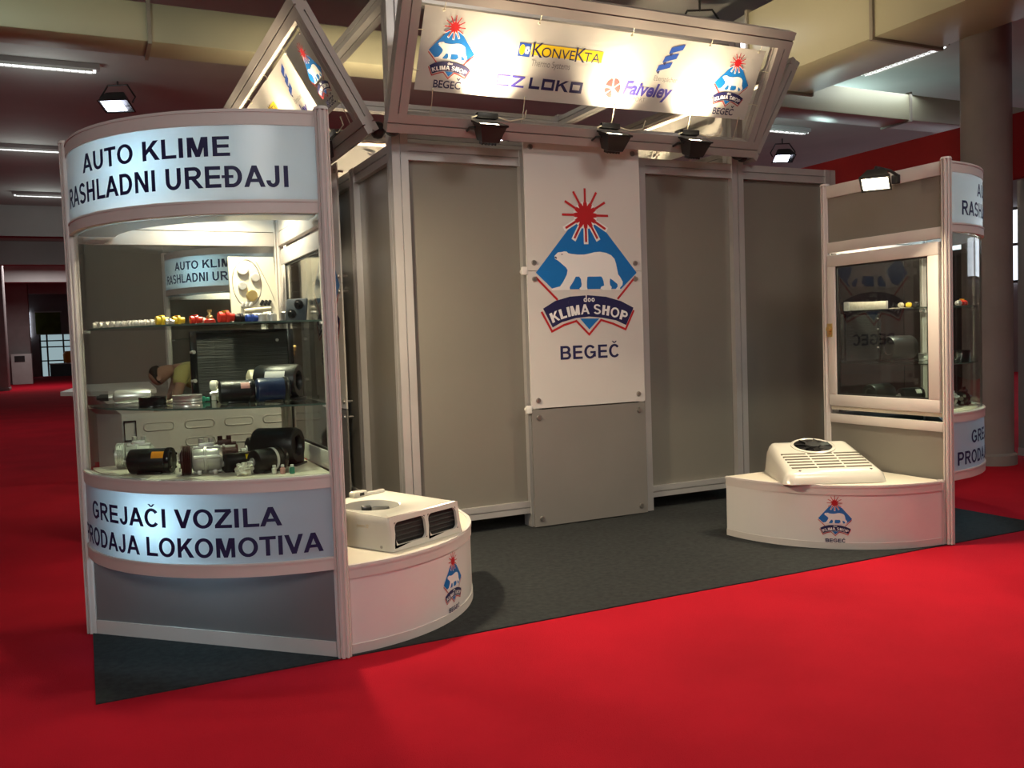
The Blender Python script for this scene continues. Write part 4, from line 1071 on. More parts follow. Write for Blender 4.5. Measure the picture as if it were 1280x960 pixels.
# right unit: smooth wedge shell with fan ring and slats
t = thing('rooftop_unit', 'glossy white rooftop air conditioner with slats and round fan, right pedestal', 'air conditioner', (4.135, .47, .426), math.radians(-26))
Wd, Dp = .69, .63
bm = NB()
def tz(y): return .066 + .155*min(1, max(0, y/Dp))**.9
stations = []
prof_n = 13
rows = []
ny = 22
for j in range(ny+1):
    v = j/ny; y = v*Dp
    # cross section across x: rounded edges
    hfac = 1.0
    edge = min(1, (v/.10)) ; hfac = math.sin(min(1, edge)*PI/2)**.55 if v < .10 else 1
    if v > .94: hfac = max(.12, max(0, math.cos((v-.94)/.06*PI/2))**.5)
    H = .012 + (tz(y)-.012)*hfac
    ins = .05*(1-min(1, v/.10))**2 + .035*v
    row = []
    for i in range(prof_n*2+1):
        u_ = -1 + i/prof_n
        au = abs(u_); 
        xx = math.copysign(au**.72 if au < 1 else 1, u_)
        zz = 1 if au < .70 else math.sqrt(max(0, 1-((au-.70)/.30)**2))
        row.append((Wd/2 + xx*(Wd/2-ins), y, H*zz))
    rows.append(row)
vs = [[bm.verts.new(p) for p in r] for r in rows]
for a, b in zip(vs, vs[1:]):
    for i in range(len(a)-1): bm.faces.new((a[i], a[i+1], b[i+1], b[i]))
bm.faces.new([r[0] for r in vs] + [r[-1] for r in vs][::-1])
bm.faces.new(vs[0]); bm.faces.new(vs[-1][::-1])
part('shell', bm, 'white_abs', t)
def TS(x, y, off): return Vector((x, y, tz(y)+off))
for r_ in range(6):
    for c_ in range(3):
        y = .105 + r_*.048; xw = .168; x = Wd/2 + (c_-1)*.182
        bm = NB(); prism(bm, [(x-xw/2, y-.008), (x+xw/2, y-.008), (x+xw/2, y+.008), (x-xw/2, y+.008)], lambda a, b: TS(a, b, -.012), lambda a, b: TS(a, b, .0025)); part('vent_slot', bm, 'slot', t)
cy_ = .487
nrm = Vector((0, -(tz(cy_+.05)-tz(cy_-.05))/.1, 1)).normalized()
c = TS(Wd/2, cy_, -.002)
bm = NB(); lathe(bm, [(.152, -.01), (.152, .008), (.138, .014), (.130, .010), (.130, -.01)], c, nrm, 40); part('fan_ring', bm, 'white_abs', t)
bm = NB(); lathe(bm, [(.130, .0), (.130, .006), (.0, .006)], c, nrm, 40); part('fan_well', bm, 'black_gloss', t)
bm = NB(); lathe(bm, [(.052, .004), (.052, .020), (.04, .026), (0, .027)], c, nrm, 28); part('fan_hub', bm, 'rubber', t)
Rn = frame_z(nrm)
for k in range(7):
    bm = NB(); a = k*2*PI/7; p = c + Rn @ Vector((.088*math.cos(a), .088*math.sin(a), .010)); box(bm, p, (.075, .035, .004), Rn @ Matrix.Rotation(a, 3, 'Z') @ Matrix.Rotation(.3, 3, 'X')); part('fan_blade', bm, 'black', t)
for x in (.12, Wd-.10):
    bm = NB(); cyl(bm, TS(x, .062, -.01), TS(x, .062, .004), .009, seg=12); part('screw', bm, 'bolt', t)
bm = NB(); box(bm, (.045, .25, .085), (.012, .14, .012), Matrix.Rotation(.1, 3, 'X')); part('side_slot', bm, 'grey_print', t)

# ================================================================== SHELF GOODS
def ax(a): return Vector((math.cos(a), math.sin(a), 0))
def g_compressor(name, label, loc, rz, r=.06, L=.16, body='silver', pul='black_gloss', group='compressors in the cabinets'):
    t = thing(name, label, 'compressor', loc, rz, group)
    k = r
    bm = NB(); lathe(bm, [(.02, 0), (k*.55, 0), (k*.60, .008), (k*.9, .010), (k, .006), (k, .012)] + [(k*(1-.06*(i % 2)), .012+i*.004) for i in range(8)] + [(k, .046), (k*.8, .050)], (0, 0, k), (1, 0, 0), 30); part('pulley', bm, pul, t)
    bm = NB()
    for i in range(3): a = i*2*PI/3+.3; box(bm, (-.003, k*.6*math.cos(a), k+k*.6*math.sin(a)), (.006, .018, .018))
    cyl(bm, (-.008, 0, k), (.0, 0, k), .016, seg=12); part('clutch_plate', bm, 'bolt', t)
    bm = NB(); lathe(bm, [(k*.5, .05), (k*.75, .055), (k*.86, .07), (k*.86, L*.55), (k*.95, L*.56), (k*.95, L*.62), (k*.84, L*.63), (k*.82, L*.92), (k*.6, L), (0, L)], (0, 0, k), (1, 0, 0), 26)
    for a in (.5, 1.9, 2.9, 4.6): cyl(bm, (.06, k*.85*math.cos(a), k+k*.85*math.sin(a)), (L*.95, k*.85*math.cos(a), k+k*.85*math.sin(a)), .009, seg=8)
    part('body', bm, body, t)
    bm = NB(); box(bm, (L*.62, 0, k*1.85), (.07, .05, .035), None, .006)
    for dx in (-.022, .022): cyl(bm, (L*.62+dx, 0, k*1.9), (L*.62+dx, 0, k*1.9+.035), .012, seg=12)
    part('port_block', bm, body, t)
    for dx in (-.03, .04):
        bm = NB(); box(bm, (L*.6+dx, 0, .012), (.02, k*1.7, .022), None, .004); part('mounting_lug', bm, body, t)
    return t
def g_motor(name, label, loc, rz, r=.055, L=.18, m='black', tagm=None, band=None, group='motors in the cabinets', cap='black_gloss'):
    t = thing(name, label, 'motor', loc, rz, group)
    bm = NB(); lathe(bm, [(0, 0), (r*.75, 0), (r*.97, .008), (r, .016), (r, L*.30), (r*.985, L*.305), (r, L*.31), (r, L-.02), (r*.96, L-.006), (r*.7, L), (0, L)], (0, 0, r), (1, 0, 0), 30); part('casing', bm, m, t)
    bm = NB(); cyl(bm, (-.03, 0, r), (.002, 0, r), .008, seg=10); lathe(bm, [(r*.35, -.006), (r*.35, .002), (0, .002)], (0, 0, r), (1, 0, 0), 16); part('shaft', bm, 'chrome', t)
    bm = NB(); lathe(bm, [(r*1.03, L-.03), (r*1.04, L-.026), (r*1.04, L-.012), (r*1.0, L-.006)], (0, 0, r), (1, 0, 0), 30)
    for a in (.6, 2.2, 3.8, 5.4): cyl(bm, (L-.012, r*.8*math.cos(a), r+r*.8*math.sin(a)), (L+.003, r*.8*math.cos(a), r+r*.8*math.sin(a)), .006, seg=8)
    part('end_cap', bm, cap, t)
    bm = NB(); box(bm, (L*.5, 0, .006), (L*.55, r*1.5, .012), None, .002); part('foot', bm, cap, t)
    if tagm:
        bm = NB(); n = 6
        for i in range(n):
            a0, a1 = PI*.60+i*.10, PI*.60+(i+1)*.10
            bm.faces.new([bm.verts.new((x, -(r+.001)*math.sin(a)*1, r+(r+.001)*math.cos(a)*-1)) for x, a in ((L*.58, a0), (L*.92, a0), (L*.92, a1), (L*.58, a1))])
        part('label_sticker', bm, tagm, t)
    if band:
        bm = NB(); lathe(bm, [(r*1.005, L*.58), (r*1.02, L*.585), (r*1.02, L*.66), (r*1.005, L*.665)], (0, 0, r), (1, 0, 0), 30); part('band', bm, band, t)
    return t
def g_blower(name, label, loc, rz, r=.085, L=.2, sticker='panel_in', group='blowers in the cabinets'):
    t = thing(name, label, 'blower', loc, rz, group)
    bm = NB(); lathe(bm, [(r*.52, .012), (r*.60, 0), (r*.92, .0), (r, .014), (r, L-.014), (r*.92, L), (r*.60, L), (r*.52, L-.012), (r*.52, L-.03), (0, L-.03)], (0, 0, r+.01), (1, 0, 0), 34); part('scroll_housing', bm, 'black', t)
    bm = NB()
    for k in range(14):
        a = k*2*PI/14; c, s = math.cos(a), math.sin(a)
        box(bm, (.04, r*.47*c, r+.01+r*.47*s), (.06, .004, .018), Matrix.Rotation(a, 3, 'X'))
    lathe(bm, [(r*.53, .008), (r*.53, .014), (r*.40, .014), (r*.40, .008)], (0, 0, r+.01), (1, 0, 0), 24); part('impeller', bm, 'rubber', t)
    bm = NB(); box(bm, (L*.5, r*.55, r*.30), (L*.9, r*1.1, r*.55), None, .006); part('outlet_duct', bm, 'black', t)
    bm = NB(); box(bm, (L*.5, 0, .005), (L*1.15, r*1.5, .010), None, .002); part('foot_plate', bm, 'black_gloss', t)
    if sticker:
        bm = NB()
        for i in range(5):
            a0, a1 = PI*.56+i*.09, PI*.56+(i+1)*.09
            bm.faces.new([bm.verts.new((x, -(r+.0012)*math.sin(a), r+.01-(r+.0012)*math.cos(a))) for x, a in ((L*.30, a0), (L*.78, a0), (L*.78, a1), (L*.30, a1))])
        part('label_sticker', bm, sticker, t)
    return t
def g_ring(name, label, cat, loc, r, h, m, inner=.55, m2='black_gloss', group='pulleys in the cabinets'):
    t = thing(name, label, cat, loc, 0, group)
    bm = NB(); lathe(bm, [(r*inner, 0), (r, 0)] + [(r*(1-.05*(i % 2)), h*(.12+i*.11)) for i in range(7)] + [(r, h), (r*inner, h), (r*inner, h*.1)], seg=34); part('rim', bm, m, t)
    bm = NB(); lathe(bm, [(r*inner*.98, h*.2), (r*inner*.98, h*.7), (r*.25, h*.8), (r*.2, h*.95), (0, h*.95)], seg=26); part('hub', bm, m2, t)
    return t
Z0, Z1, Z2 = .862, 1.187, 1.569
# ---- left cabinet, middle shelf
t = thing('filter_drier', 'shiny silver filter bottle at the left end of the left cabinet middle shelf', 'filter drier', (.13, .93, Z1), -.12)
bm = NB(); lathe(bm, [(0, .0), (.012, 0), (.014, .025), (.03, .035), (.036, .05), (.036, .19), (.030, .205), (0, .207)], (0, 0, .036), (1, 0, 0), 28); part('bottle', bm, 'chrome', t)
bm = NB(); cyl(bm, (-.035, 0, .036), (.005, 0, .036), .020, seg=6); cyl(bm, (-.05, 0, .036), (-.03, 0, .036), .012, seg=10); part('union_nut', bm, 'black', t)
t = g_ring('bearing_ring', 'flat silver ring lying on the middle shelf in front of the silver filter bottle', 'ring', (.215, .70, Z1), .062, .018, 'chrome', .70, 'silver')
g_ring('belt_pulley', 'black belt pulley near the front left of the middle shelf in the left cabinet', 'pulley', (.315, .52, Z1), .064, .048, 'black_gloss')
g_ring('belt_pulley', 'silver rimmed belt pulley on the middle shelf right of the black pulley', 'pulley', (.455, .36, Z1), .066, .055, 'chrome', .82, 'silver')
bm = NB(); tube(bm, [(.06*math.cos(a*.4)*(1+.1*math.sin(a)), .045*math.sin(a*.4), .006+.007*(a % 3)) for a in range(34)], .005, 6)
solo('cable_coil', bm, 'cable', 'pale coil of cable on the middle shelf behind the silver pulley', 'cable coil', (.44, .66, Z1))
bm = NB(); box(bm, (0, 0, .014), (.075, .04, .028), None, .005); box(bm, (.045, 0, .012), (.03, .025, .018), None, .003); cyl(bm, (-.03, 0, .02), (-.07, .02, .014), .006, seg=8)
solo('green_connector', bm, 'green_pl', 'green plastic connector on the middle shelf beside the cable coil', 'connector', (.535, .70, Z1))
t = thing('white_plug', 'white plug standing on the middle shelf in front of the black radiator', 'plug', (.625, .78, Z1))
bm = NB(); cyl(bm, (0, 0, 0), (0, 0, .05), .012, seg=14); lathe(bm, [(.024, 0), (.028, .005), (.028, .03), (.022, .036), (0, .037)], (-.012, 0, .075), (.9, -.4, 0), 22); part('cap_shell', bm, 'white_abs', t)
t = g_motor('small_motor', 'beige motor casing on the middle shelf in front of the black radiator', (.62, .64, Z1), -.1, .040, .15, 'beige', None, None, 'motors in the cabinets', 'beige')
g_motor('wiper_motor', 'black motor with a pink label in the middle of the middle shelf', (.60, .40, Z1), -.05, .055, .17, 'black', 'pink_label')
t = thing('pump_hoses', 'bundle of short bent hoses on the middle shelf between the black and blue motors', 'hoses', (.80, .55, Z1))
for i in range(3):
    bm = NB(); tube(bm, [(-.06, -.02+i*.02, .012+.02*i), (-.02, -.03+i*.02, .05), (.03, -.01+i*.02, .055), (.06, .02, .02+.015*i)], .009, 8); part('hose', bm, ('silver', 'rubber', 'chrome')[i], t)
g_motor('fan_motor', 'dark blue motor with a bright top on the middle shelf of the left cabinet', (.765, .36, Z1), .0, .058, .16, 'blue_dark')
t = g_motor('drum_motor', 'beige drum motor at the back of the middle shelf, left of the big black blower', (.80, .80, Z1+.004), .0, .072, .14, 'beige', None, None, 'motors in the cabinets', 'rubber')
g_blower('radial_blower', 'large black blower with a white label, right end of left cabinet middle shelf', (.815, .56, Z1), -.55, .083, .21)
# black radiator
t = thing('condenser_radiator', 'large black finned radiator standing at the back of the middle shelf of the left cabinet', 'radiator', (.80, .905, Z1))
bm = NB(); bx(bm, (-.235, -.015, .012), (.235, .015, .355)); part('fin_core', bm, 'black_fin', t)
for s in (-1, 1):
    bm = NB(); box(bm, (s*.25, 0, .18), (.034, .05, .36), None, .008); part('side_tank', bm, 'black_gloss', t)
bm = NB(); box(bm, (0, 0, .006), (.47, .045, .012)); box(bm, (0, 0, .354), (.47, .045, .012)); part('edge_bar', bm, 'black_gloss', t)
for z in (.10, .25):
    bm = NB(); cyl(bm, (-.262, -.01, z), (-.25, -.034, z), .010, seg=10); part('pipe_stub', bm, 'chrome', t)
for z in (.08, .30):
    bm = NB(); cyl(bm, (.18, -.012, z), (.18, -.024, z), .008, seg=10); part('pipe_stub', bm, 'chrome', t)
# ---- left cabinet, floor
g_compressor('compressor', 'compressor with shiny ribbed pulley, far left of the left cabinet floor', (.155, .90, Z0), -.25, .065, .18, 'silver', 'chrome')
g_motor('starter_motor', 'black motor with an orange label lying front left on the left cabinet floor', (.205, .64, Z0), -.42, .060, .21, 'black', 'orange')
g_compressor('compressor', 'silver compressor with a dark maroon clutch in the middle of the left cabinet floor', (.415, .42, Z0), -.12, .070, .19, 'silver', 'dark_red')
g_compressor('compressor', 'dark maroon compressor behind the yellow labelled motor on the left cabinet floor', (.56, .78, Z0), -.1, .055, .17, 'dark_red', 'black_gloss')
g_motor('starter_motor', 'dark motor with a yellow label right of the silver compressor on the left cabinet floor', (.60, .37, Z0), .22, .045, .17, 'black', 'yellow')
g_motor('starter_motor', 'dark cylinder motor with a pale label at the back of the left cabinet floor', (.77, .74, Z0), .1, .062, .17, 'black', 'panel_in')
g_motor('starter_motor', 'black motor with a white band at the front of the left cabinet floor', (.715, .235, Z0), .45, .056, .17, 'black', None, 'panel_in')
g_blower('radial_blower', 'biggest matt black blower at the right end of the left cabinet floor', (.79, .55, Z0), -.62, .088, .22, None)
bm = NB(); bmesh.ops.create_icosphere(bm, subdivisions=3, radius=.04)
for v in bm.verts: v.co *= 1+.35*random.uniform(-1, 1); v.co.z = max(.0, v.co.z*.75+.024)
solo('crumpled_paper', bm, 'paper', 'crumpled pale paper ball on the left cabinet floor before the banded motor', 'paper', (.675, .235, Z0))
def vial(label, loc, m):
    t = thing('small_vial', label, 'vial', loc, 0, 'small vials on the cabinet floor')
    bm = NB(); lathe(bm, [(.010, 0), (.012, .003), (.012, .026), (.007, .030), (.007, .034), (0, .034)], seg=16); part('vial_body', bm, m, t)
    bm = NB(); lathe(bm, [(.008, .032), (.008, .042), (0, .043)], seg=14); part('vial_cap', bm, 'panel_in', t)
vial('silver capped vial beside the banded motor on the left cabinet floor', (.80, .17, Z0), 'chrome')
vial('pale green vial at the front right of the left cabinet floor', (.875, .135, Z0), 'green_pl')
vial('pink vial between the silver and the green vials on the left cabinet floor', (.835, .155, Z0), 'pink_label')
# ---- left cabinet, top shelf
FG = 'fittings on the top shelf of the left cabinet'
def fitting(label, loc, m, m2='panel_in', s=1.0, kind='pipe_fitting', cat='fitting', group=FG, rz=0):
    t = thing(kind, label, cat, loc, rz, group)
    bm = NB(); lathe(bm, [(.008*s, -.020*s), (.014*s, -.018*s), (.014*s, -.004*s), (.018*s, -.002*s), (.018*s, .006*s), (.011*s, .008*s), (.011*s, .022*s), (0, .022*s)], (0, 0, .019*s), (1, .2, 0), 16); part('fitting_body', bm, m, t)
    bm = NB(); cyl(bm, (0, 0, .02*s), (0, -.002, .036*s), .008*s, .010*s, 10); part('fitting_spout', bm, m2, t)
    return t
ff = fitting('one of the row of small white pipe fittings at the left of the top shelf', (.10, .93, Z2), 'white_abs')
for i in range(1, 11): copy_tree(ff, (.10+.024*i, .93-.025*i, Z2), .3*i)
fitting('yellow fitting cluster on the top shelf, first coloured piece from the left', (.385, .66, Z2), 'yellow_pl', 'yellow_pl', 1.5)
fitting('orange yellow fitting on the top shelf, left of the two red pieces', (.455, .62, Z2), 'yellow_pl', 'orange', 1.4)
fitting('small clear fitting between the yellow pieces on the top shelf', (.415, .60, Z2), 'chrome', 'chrome', 1.0)
fitting('flat red fitting on the top shelf', (.535, .60, Z2), 'red_pl', 'red_pl', 1.4)
fitting('white elbow between the two red pieces on the top shelf', (.575, .64, Z2), 'white_abs', 'white_abs', 1.1)
t = thing('valve_bottle', 'red based valve with a tall brass and black stem on the top shelf', 'valve', (.60, .58, Z2), 0, FG)
bm = NB(); lathe(bm, [(.026, 0), (.028, .006), (.026, .024), (.018, .030), (0, .031)], seg=20); part('valve_base', bm, 'red_pl', t)
bm = NB(); lathe(bm, [(.016, .028), (.016, .042), (.009, .048), (.007, .062), (.011, .064), (.011, .074), (0, .076)], seg=16); part('valve_stem', bm, 'brass', t)
fitting('yellow piece with a red foot on the top shelf, right of the tall valve', (.675, .58, Z2), 'red_pl', 'yellow_pl', 1.9)
fitting('black switch piece on the top shelf, left of the blue one', (.745, .58, Z2), 'black', 'silver', 1.5)
fitting('blue valve on the top shelf below the white control board', (.795, .56, Z2), 'blue_pl', 'silver', 1.4)
def can(label, loc, m, r=.024, h=.05):
    t = thing('small_canister', label, 'canister', loc, 0, 'canisters on the top shelf')
    bm = NB(); lathe(bm, [(r*.9, 0), (r, .003), (r, h-.004), (r*.85, h), (0, h)], seg=24); part('can_body', bm, m, t)
    bm = NB(); lathe(bm, [(r*.5, h), (r*.5, h+.006), (0, h+.006)], seg=18); part('can_lid', bm, 'chrome', t)
can('first silver canister on the top shelf beneath the control board', (.845, .57, Z2), 'silver')
can('second silver canister on the top shelf beneath the control board', (.895, .56, Z2), 'silver')
can('grey canister at the right end of the top shelf row', (.955, .50, Z2), 'bolt', .028, .055)
# control board
t = thing('control_board', 'white upright sample board with round knobs on the top shelf of the left cabinet', 'control board', (.87, .86, Z2), .06)
Rl = Matrix.Rotation(-.10, 4, 'X')
def CB(x, z, o=0): return Rl @ Vector((x, -o, z))
bm = NB(); prism(bm, [(-.125, 0), (.125, 0), (.115, .365), (-.125, .365)], lambda a, b: CB(a, b, .006), lambda a, b: CB(a, b, -.006)); part('board_sheet', bm, 'wood_white', t)
bm = NB(); tube(bm, [CB(-.035+.075*math.cos(i*2*PI/40), .225+.125*math.sin(i*2*PI/40), .006) for i in range(41)], .0022, 5); part('oval_outline', bm, 'bolt', t)
bm = NB(); tube(bm, [CB(.02+.10*math.sin(i*.06), .34-.0125*i, .006) for i in range(18)], .0018, 5); part('curved_line', bm, 'bolt', t)
for x, z, m, r in ((-.055, .295, 'white_abs', .030), (.01, .252, 'silver', .024), (-.06, .208, 'silver', .024), (-.015, .157, 'brass', .030)):
    bm = NB(); d = (CB(0, 0, 1)-CB(0, 0, 0)); lathe(bm, [(r, 0), (r, .010), (r*.85, .015), (r*.4, .016), (0, .014)], CB(x, z, .006), d, 24); part('vent_knob', bm, m, t)
for x, z, m in ((-.045, .108, 'silver'), (.055, .118, 'black')):
    bm = NB()
    for i in range(3): box(bm, CB(x-.02+.02*i, z, .012), (.016, .012, .03), Rl.to_3x3() @ Matrix.Rotation(.5, 3, 'Y'), .003)
    part('louvre_vent', bm, m, t)
for z, m in ((.082, 'cable'), (.055, 'white_abs')):
    bm = NB(); a = CB(-.06, z-.006, .014); b = CB(.08, z+.006, .014); cyl(bm, a, b, .010, seg=14); part('grab_handle', bm, m, t)
for x in (-.02, .02, .07):
    bm = NB(); cyl(bm, CB(x-.02, .012, .012), CB(x+.01, .034, .012), .007, seg=10); part('pen_switch', bm, 'bolt', t)
t = thing('knob_panel', 'dark slate panel with two round knobs leaning at the right end of the top shelf', 'control panel', (.985, .42, Z2), -.9)
Rk = Matrix.Rotation(-.16, 4, 'X')
bm = NB(); box(bm, Rk @ Vector((0, 0, .06)), (.13, .014, .115), Rk.to_3x3(), .008); part('panel_plate', bm, 'dark_board', t)
for x, z in ((.02, .085), (-.02, .04)):
    bm = NB(); lathe(bm, [(.026, 0), (.026, .006), (.016, .010), (.014, .018), (0, .019)], Rk @ Vector((x, -.007, z)), (0, -1, -.16), 22); part('round_knob', bm, 'black', t)

# ---- right cabinet
t = thing('heater_core', 'long pale finned heater block on the top shelf behind the right cabinet door', 'heater core', (5.33, .885, Z2), -.28)
bm = NB(); box(bm, (0, 0, .033), (.30, .06, .062), None, .003); part('finned_block', bm, 'wood_white', t)
for s in (-1, 1):
    bm = NB(); box(bm, (s*.155, 0, .033), (.012, .066, .068), None, .003); part('end_plate', bm, 'silver', t)
RG = 'fittings on the top shelf of the right cabinet'
bm = NB(); box(bm, (0, 0, .005), (.26, .05, .010), Matrix.Rotation(-.35, 3, 'Z'), .002); solo('pale_strip', bm, 'wood_white', 'thin pale strip on the right cabinet top shelf beside the heater block', 'strip', (5.60, .74, Z2))
for i, (x, y, m, lb) in enumerate(((5.56, .765, 'beige', 'beige fitting on the pale strip, nearest the heater block'), (5.62, .745, 'yellow_pl', 'yellowish fitting on the middle of the pale strip'), (5.67, .72, 'black', 'black fitting at the end of the pale strip'), (5.76, .66, 'green_pl', 'greenish fitting right of the white post on the right cabinet top shelf'))):
    fitting(lb, (x, y, Z2+(.010 if i < 3 else 0)), m, 'silver', 1.1, group=RG)
for x, y, lb in ((5.70, .37, 'left red ball'), (5.745, .40, 'middle red ball'), (5.81, .43, 'right red ball')):
    t = thing('red_valve', lb + ' of the three red valves on the right cabinet top shelf', 'valve', (x, y, Z2), 0, 'red valves on the right cabinet shelf')
    bm = NB(); lathe(bm, [(0, 0), (.018, .002), (.030, .018), (.028, .034), (.015, .046), (0, .048)], seg=20); part('valve_ball', bm, 'red_pl', t)
    bm = NB(); cyl(bm, (0, 0, .045), (0, 0, .056), .006, seg=10); part('valve_tip', bm, 'yellow_pl', t)
fitting('clear fitting left of the red valves in the right cabinet', (5.63, .33, Z2), 'chrome', 'silver', 1.2, group=RG)
g_blower('radial_blower', 'dark blower on the middle shelf behind the right cabinet door', (5.39, .74, Z1), -.2, .088, .20, None)
g_ring('belt_pulley', 'silver topped pulley on the right cabinet middle shelf beside the blower', 'pulley', (5.66, .62, Z1), .062, .05, 'chrome', .8, 'black_gloss')
g_ring('belt_pulley', 'black pulley at the right end of the right cabinet middle shelf', 'pulley', (5.70, .38, Z1), .070, .07, 'black_gloss')
g_motor('fan_motor', 'small black motor right of the white post on the right cabinet middle shelf', (5.52, .42, Z1), .2, .05, .13, 'black')
t = thing('condenser_radiator', 'black radiator standing behind the right cabinet door under the top shelf', 'radiator', (5.36, .965, Z1))
bm = NB(); bx(bm, (-.17, -.012, .01), (.17, .012, .35)); part('fin_core', bm, 'black_fin', t)
for s in (-1, 1):
    bm = NB(); box(bm, (s*.18, 0, .18), (.028, .04, .36), None, .006); part('side_tank', bm, 'black_gloss', t)
for z in (.10, .24, .32):
    bm = NB(); cyl(bm, (.16, -.010, z), (.16, -.022, z), .006, seg=8); part('pipe_stub', bm, 'chrome', t)
t = g_motor('starter_motor', 'black motor with a white sticker on the right cabinet floor left of the white post', (5.55, .78, Z0), -.3, .058, .18, 'black', 'panel_in')
g_motor('starter_motor', 'dark blue ended motor on the right cabinet floor near the door frame', (5.66, .58, Z0), -.2, .05, .15, 'black', None, 'blue_dark')
g_blower('radial_blower', 'low dark blower at the left end of the right cabinet floor', (5.26, .80, Z0), 0, .075, .2, None)
g_compressor('compressor', 'silver compressor at the front of the right cabinet floor beside the curved glass', (5.40, .28, Z0), .35, .06, .17, 'silver', 'dark_red')
g_compressor('compressor', 'dark compressor right of the silver one on the right cabinet floor', (5.66, .34, Z0), .5, .05, .14, 'dark_red', 'black_gloss')

# ================================================================== WHITE SHEET METAL BODY AND THE MAN BEHIND THE LEFT CABINET
t = thing('sheet_metal_body', 'dull white sheet metal body with a pointed lid and pressed slots behind the left cabinet', 'metal body', (1.0, 3.6, 0))
top = [(-.13, 3.25), (.18, 2.95), (.50, 2.95), (.56, 4.65), (.02, 4.65)]
low = [(.10, 3.22), (.26, 3.02), (1.50, 3.02), (1.50, 4.45), (.12, 4.45)]
lw = [(.10, 3.22), (.26, 3.02), (.48, 3.02), (.50, 4.55), (.12, 4.55)]
bm = NB(); loft(bm, [[(x, y, 1.145) for x, y in top], [(x, y, 1.175) for x, y in top]]); part('lid', bm, 'vehicle', t, True)
bm = NB(); loft(bm, [[(x, y, .10) for x, y in low], [(x, y, 1.0) for x, y in low]]); part('body_shell', bm, 'vehicle', t, True)
bm = NB(); loft(bm, [[(x, y, 1.0) for x, y in lw], [(x+(.0 if x > .4 else -.16), y-.05 if y < 3.4 else y+.06, 1.144) for x, y in lw]]); part('lid_neck', bm, 'vehicle', t, True)
def slot(x0, z0, x1, z1):
    bm = NB(); o = roundrect(x0, z0, x1, z1, (z1-z0)*.42, 4); i_ = roundrect(x0+.014, z0+.014, x1-.014, z1-.014, (z1-z0)*.3, 4)
    A = [bm.verts.new((a, 3.019, b)) for a, b in o]; B = [bm.verts.new((a, 3.008, b)) for a, b in [( (p[0]+q[0])/2, (p[1]+q[1])/2) for p, q in zip(o, i_)]]; Cc = [bm.verts.new((a, 3.016, b)) for a, b in i_]
    n = len(o)
    for k in range(n):
        j = (k+1) % n; bm.faces.new((A[k], A[j], B[j], B[k])); bm.faces.new((B[k], B[j], Cc[j], Cc[k]))
    bm.faces.new(Cc); part('pressed_slot', bm, 'vehicle', t, True)
for r_ in range(3):
    for c_ in range(4):
        if r_ and c_ == 0: continue
        slot(.40+c_*.285, .86-r_*.13, .62+c_*.285, .93-r_*.13)
bm = NB()
for a, b in (((.27, 3.005, .80), (.355, 3.015, .81)), ((.27, 3.005, .94), (.355, 3.015, .95)), ((.27, 3.005, .80), (.278, 3.015, .95)), ((.347, 3.005, .80), (.355, 3.015, .95))): bx(bm, a, b)
part('hatch_frame', bm, 'black', t, True)
for x in (.35, 1.35):
    for y in (3.2, 4.3):
        bm = NB(); cyl(bm, (x-.08, y, .1), (x+.08, y, .1), .093, seg=20); part('wheel', bm, 'rubber', t, True)

def skin(name, verts, edges, radii, m, parent, sub=2, root=0):
    me = bpy.data.meshes.new(name); me.from_pydata(verts, edges, []); o = bpy.data.objects.new(name, me); COL.objects.link(o)
    md = o.modifiers.new('skin', 'SKIN'); md.use_smooth_shade = True
    sv = me.skin_vertices[0].data
    for i, r in enumerate(radii):
        sv[i].radius = (r, r) if not isinstance(r, tuple) else r
    sv[root].use_root = True
    s_ = o.modifiers.new('sub', 'SUBSURF'); s_.levels = sub; s_.render_levels = sub
    dg = bpy.context.evaluated_depsgraph_get(); ev = bpy.data.meshes.new_from_object(o.evaluated_get(dg))
    bpy.data.objects.remove(o); bpy.data.meshes.remove(me); ev.name = name; ev.materials.clear(); ev.materials.append(M[m])
    for p in ev.polygons: p.use_smooth = True
    o = bpy.data.objects.new(name, ev); COL.objects.link(o)
    if parent: o.parent = parent
    return o
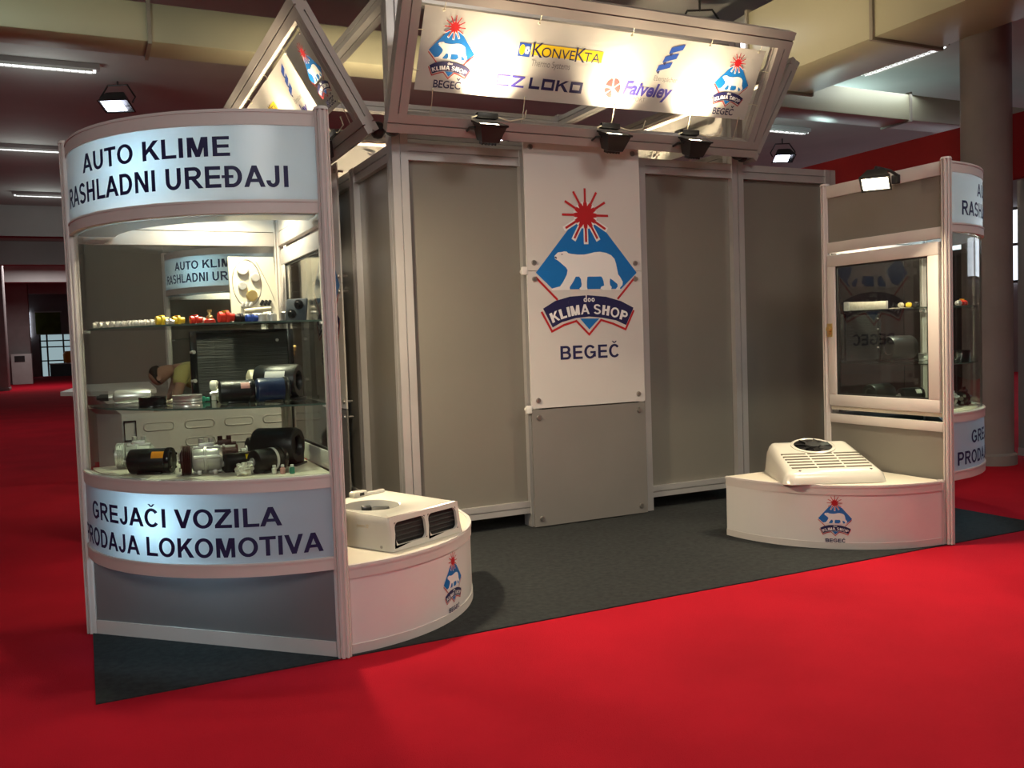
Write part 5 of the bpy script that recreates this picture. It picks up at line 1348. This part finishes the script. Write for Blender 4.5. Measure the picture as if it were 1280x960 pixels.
# man bending over to the left; local coordinates: -x towards his head
t = thing('person', 'person in a yellow green shirt bending down behind the white metal body', 'person', (1.28, 4.98, 0))
V = []; Ed = []; Rd = []
def add(p, r, par=None):
    V.append(p); Rd.append(r); i = len(V)-1
    if par is not None: Ed.append((par, i))
    return i
pel = add((0, 0, .95), .13); sp1 = add((-.14, -.01, 1.10), .125, pel); sp2 = add((-.28, -.02, 1.22), .14, sp1); ch = add((-.40, -.03, 1.27), .13, sp2)
nk = add((-.50, -.05, 1.265), .058, ch); hd0 = add((-.57, -.07, 1.245), .075, nk); hd1 = add((-.64, -.09, 1.205), .092, hd0); hd2 = add((-.69, -.10, 1.165), .070, hd1)
for sgn in (-1, 1):
    h = add((.02, sgn*.10, .90), .095, pel); k = add((.02+.03*sgn, sgn*.12, .50), .062, h); a = add((.10, sgn*.13, .09), .042, k); f = add((0, sgn*.14, .035), .036, a); add((-.12, sgn*.15, .028), .03, f)
    s = add((-.41, sgn*.17-.03, 1.24), .062, ch); e = add((-.50, sgn*.22-.12, 1.03 if sgn > 0 else 1.02), .044, s)
    if sgn > 0: wv = add((-.52, .02, 1.0 if sgn > 0 else 1.2), .03, e); hp = add((-.55, -.03, 1.0), .034, wv)
    else: wv = add((-.56, -.22, .86), .030, e); hp = add((-.57, -.20, .80), .034, wv)
    d = Vector(V[hp]) - Vector(V[wv]); d.normalize(); side = d.cross(Vector((0, 0, 1))).normalized()
    for q in range(4):
        b = Vector(V[hp]) + side*(-.024+.016*q) + d*.03; i1 = add(tuple(b), .0095, hp); i2 = add(tuple(b+d*(.030-.004*abs(q-1))+Vector((0, 0, -.006))), .0085, i1); add(tuple(b+d*(.052-.006*abs(q-1))+Vector((0, 0, -.018))), .0075, i2)
    b = Vector(V[wv]) + side*.03*sgn + d*.035; i1 = add(tuple(b), .011, wv); add(tuple(b+d*.03+side*.012*sgn), .009, i1)
body = skin('body', V, Ed, Rd, 'skin', t)
hv = [(-.585, -.07, 1.255), (-.640, -.085, 1.228), (-.70, -.095, 1.195), (-.61, -.09, 1.230)]
skin('hair', hv, [(0, 1), (1, 2), (1, 3)], [.095, .118, .098, .105], 'hair', t)
for sg in (-1, 1):
    bm = NB(); lathe(bm, [(.012, 0), (.024, .008), (.02, .014), (0, .012)], (-.625, -.085+sg*.088, 1.195), (0, sg, 0), 14); part('ear', bm, 'skin', t)
bm = NB(); box(bm, (-.735, -.105, 1.13), (.03, .028, .04), Matrix.Rotation(.7, 3, 'Y'), .008); part('nose', bm, 'skin', t)
skin('shirt', [(-.02, 0, .98), (-.14, -.01, 1.10), (-.28, -.02, 1.225), (-.44, -.035, 1.275), (-.42, .15, 1.245), (-.46, .19, 1.15), (-.42, -.21, 1.245), (-.47, -.28, 1.12)], [(0, 1), (1, 2), (2, 3), (3, 4), (4, 5), (3, 6), (6, 7)], [.15, .15, .165, .150, .082, .066, .082, .066], 'shirt', t)
skin('trousers', [(.01, 0, .95), (.02, -.10, .88), (-.01, -.12, .50), (.09, -.13, .12), (.02, .10, .88), (.05, .12, .50), (.10, .13, .12)], [(0, 1), (1, 2), (2, 3), (0, 4), (4, 5), (5, 6)], [.15, .112, .082, .066, .112, .082, .066], 'trousers', t)
for sg in (-1, 1):
    bm = NB(); box(bm, (-.01, sg*.14, .04), (.27, .10, .078), None, .03); part('shoe', bm, 'black', t)
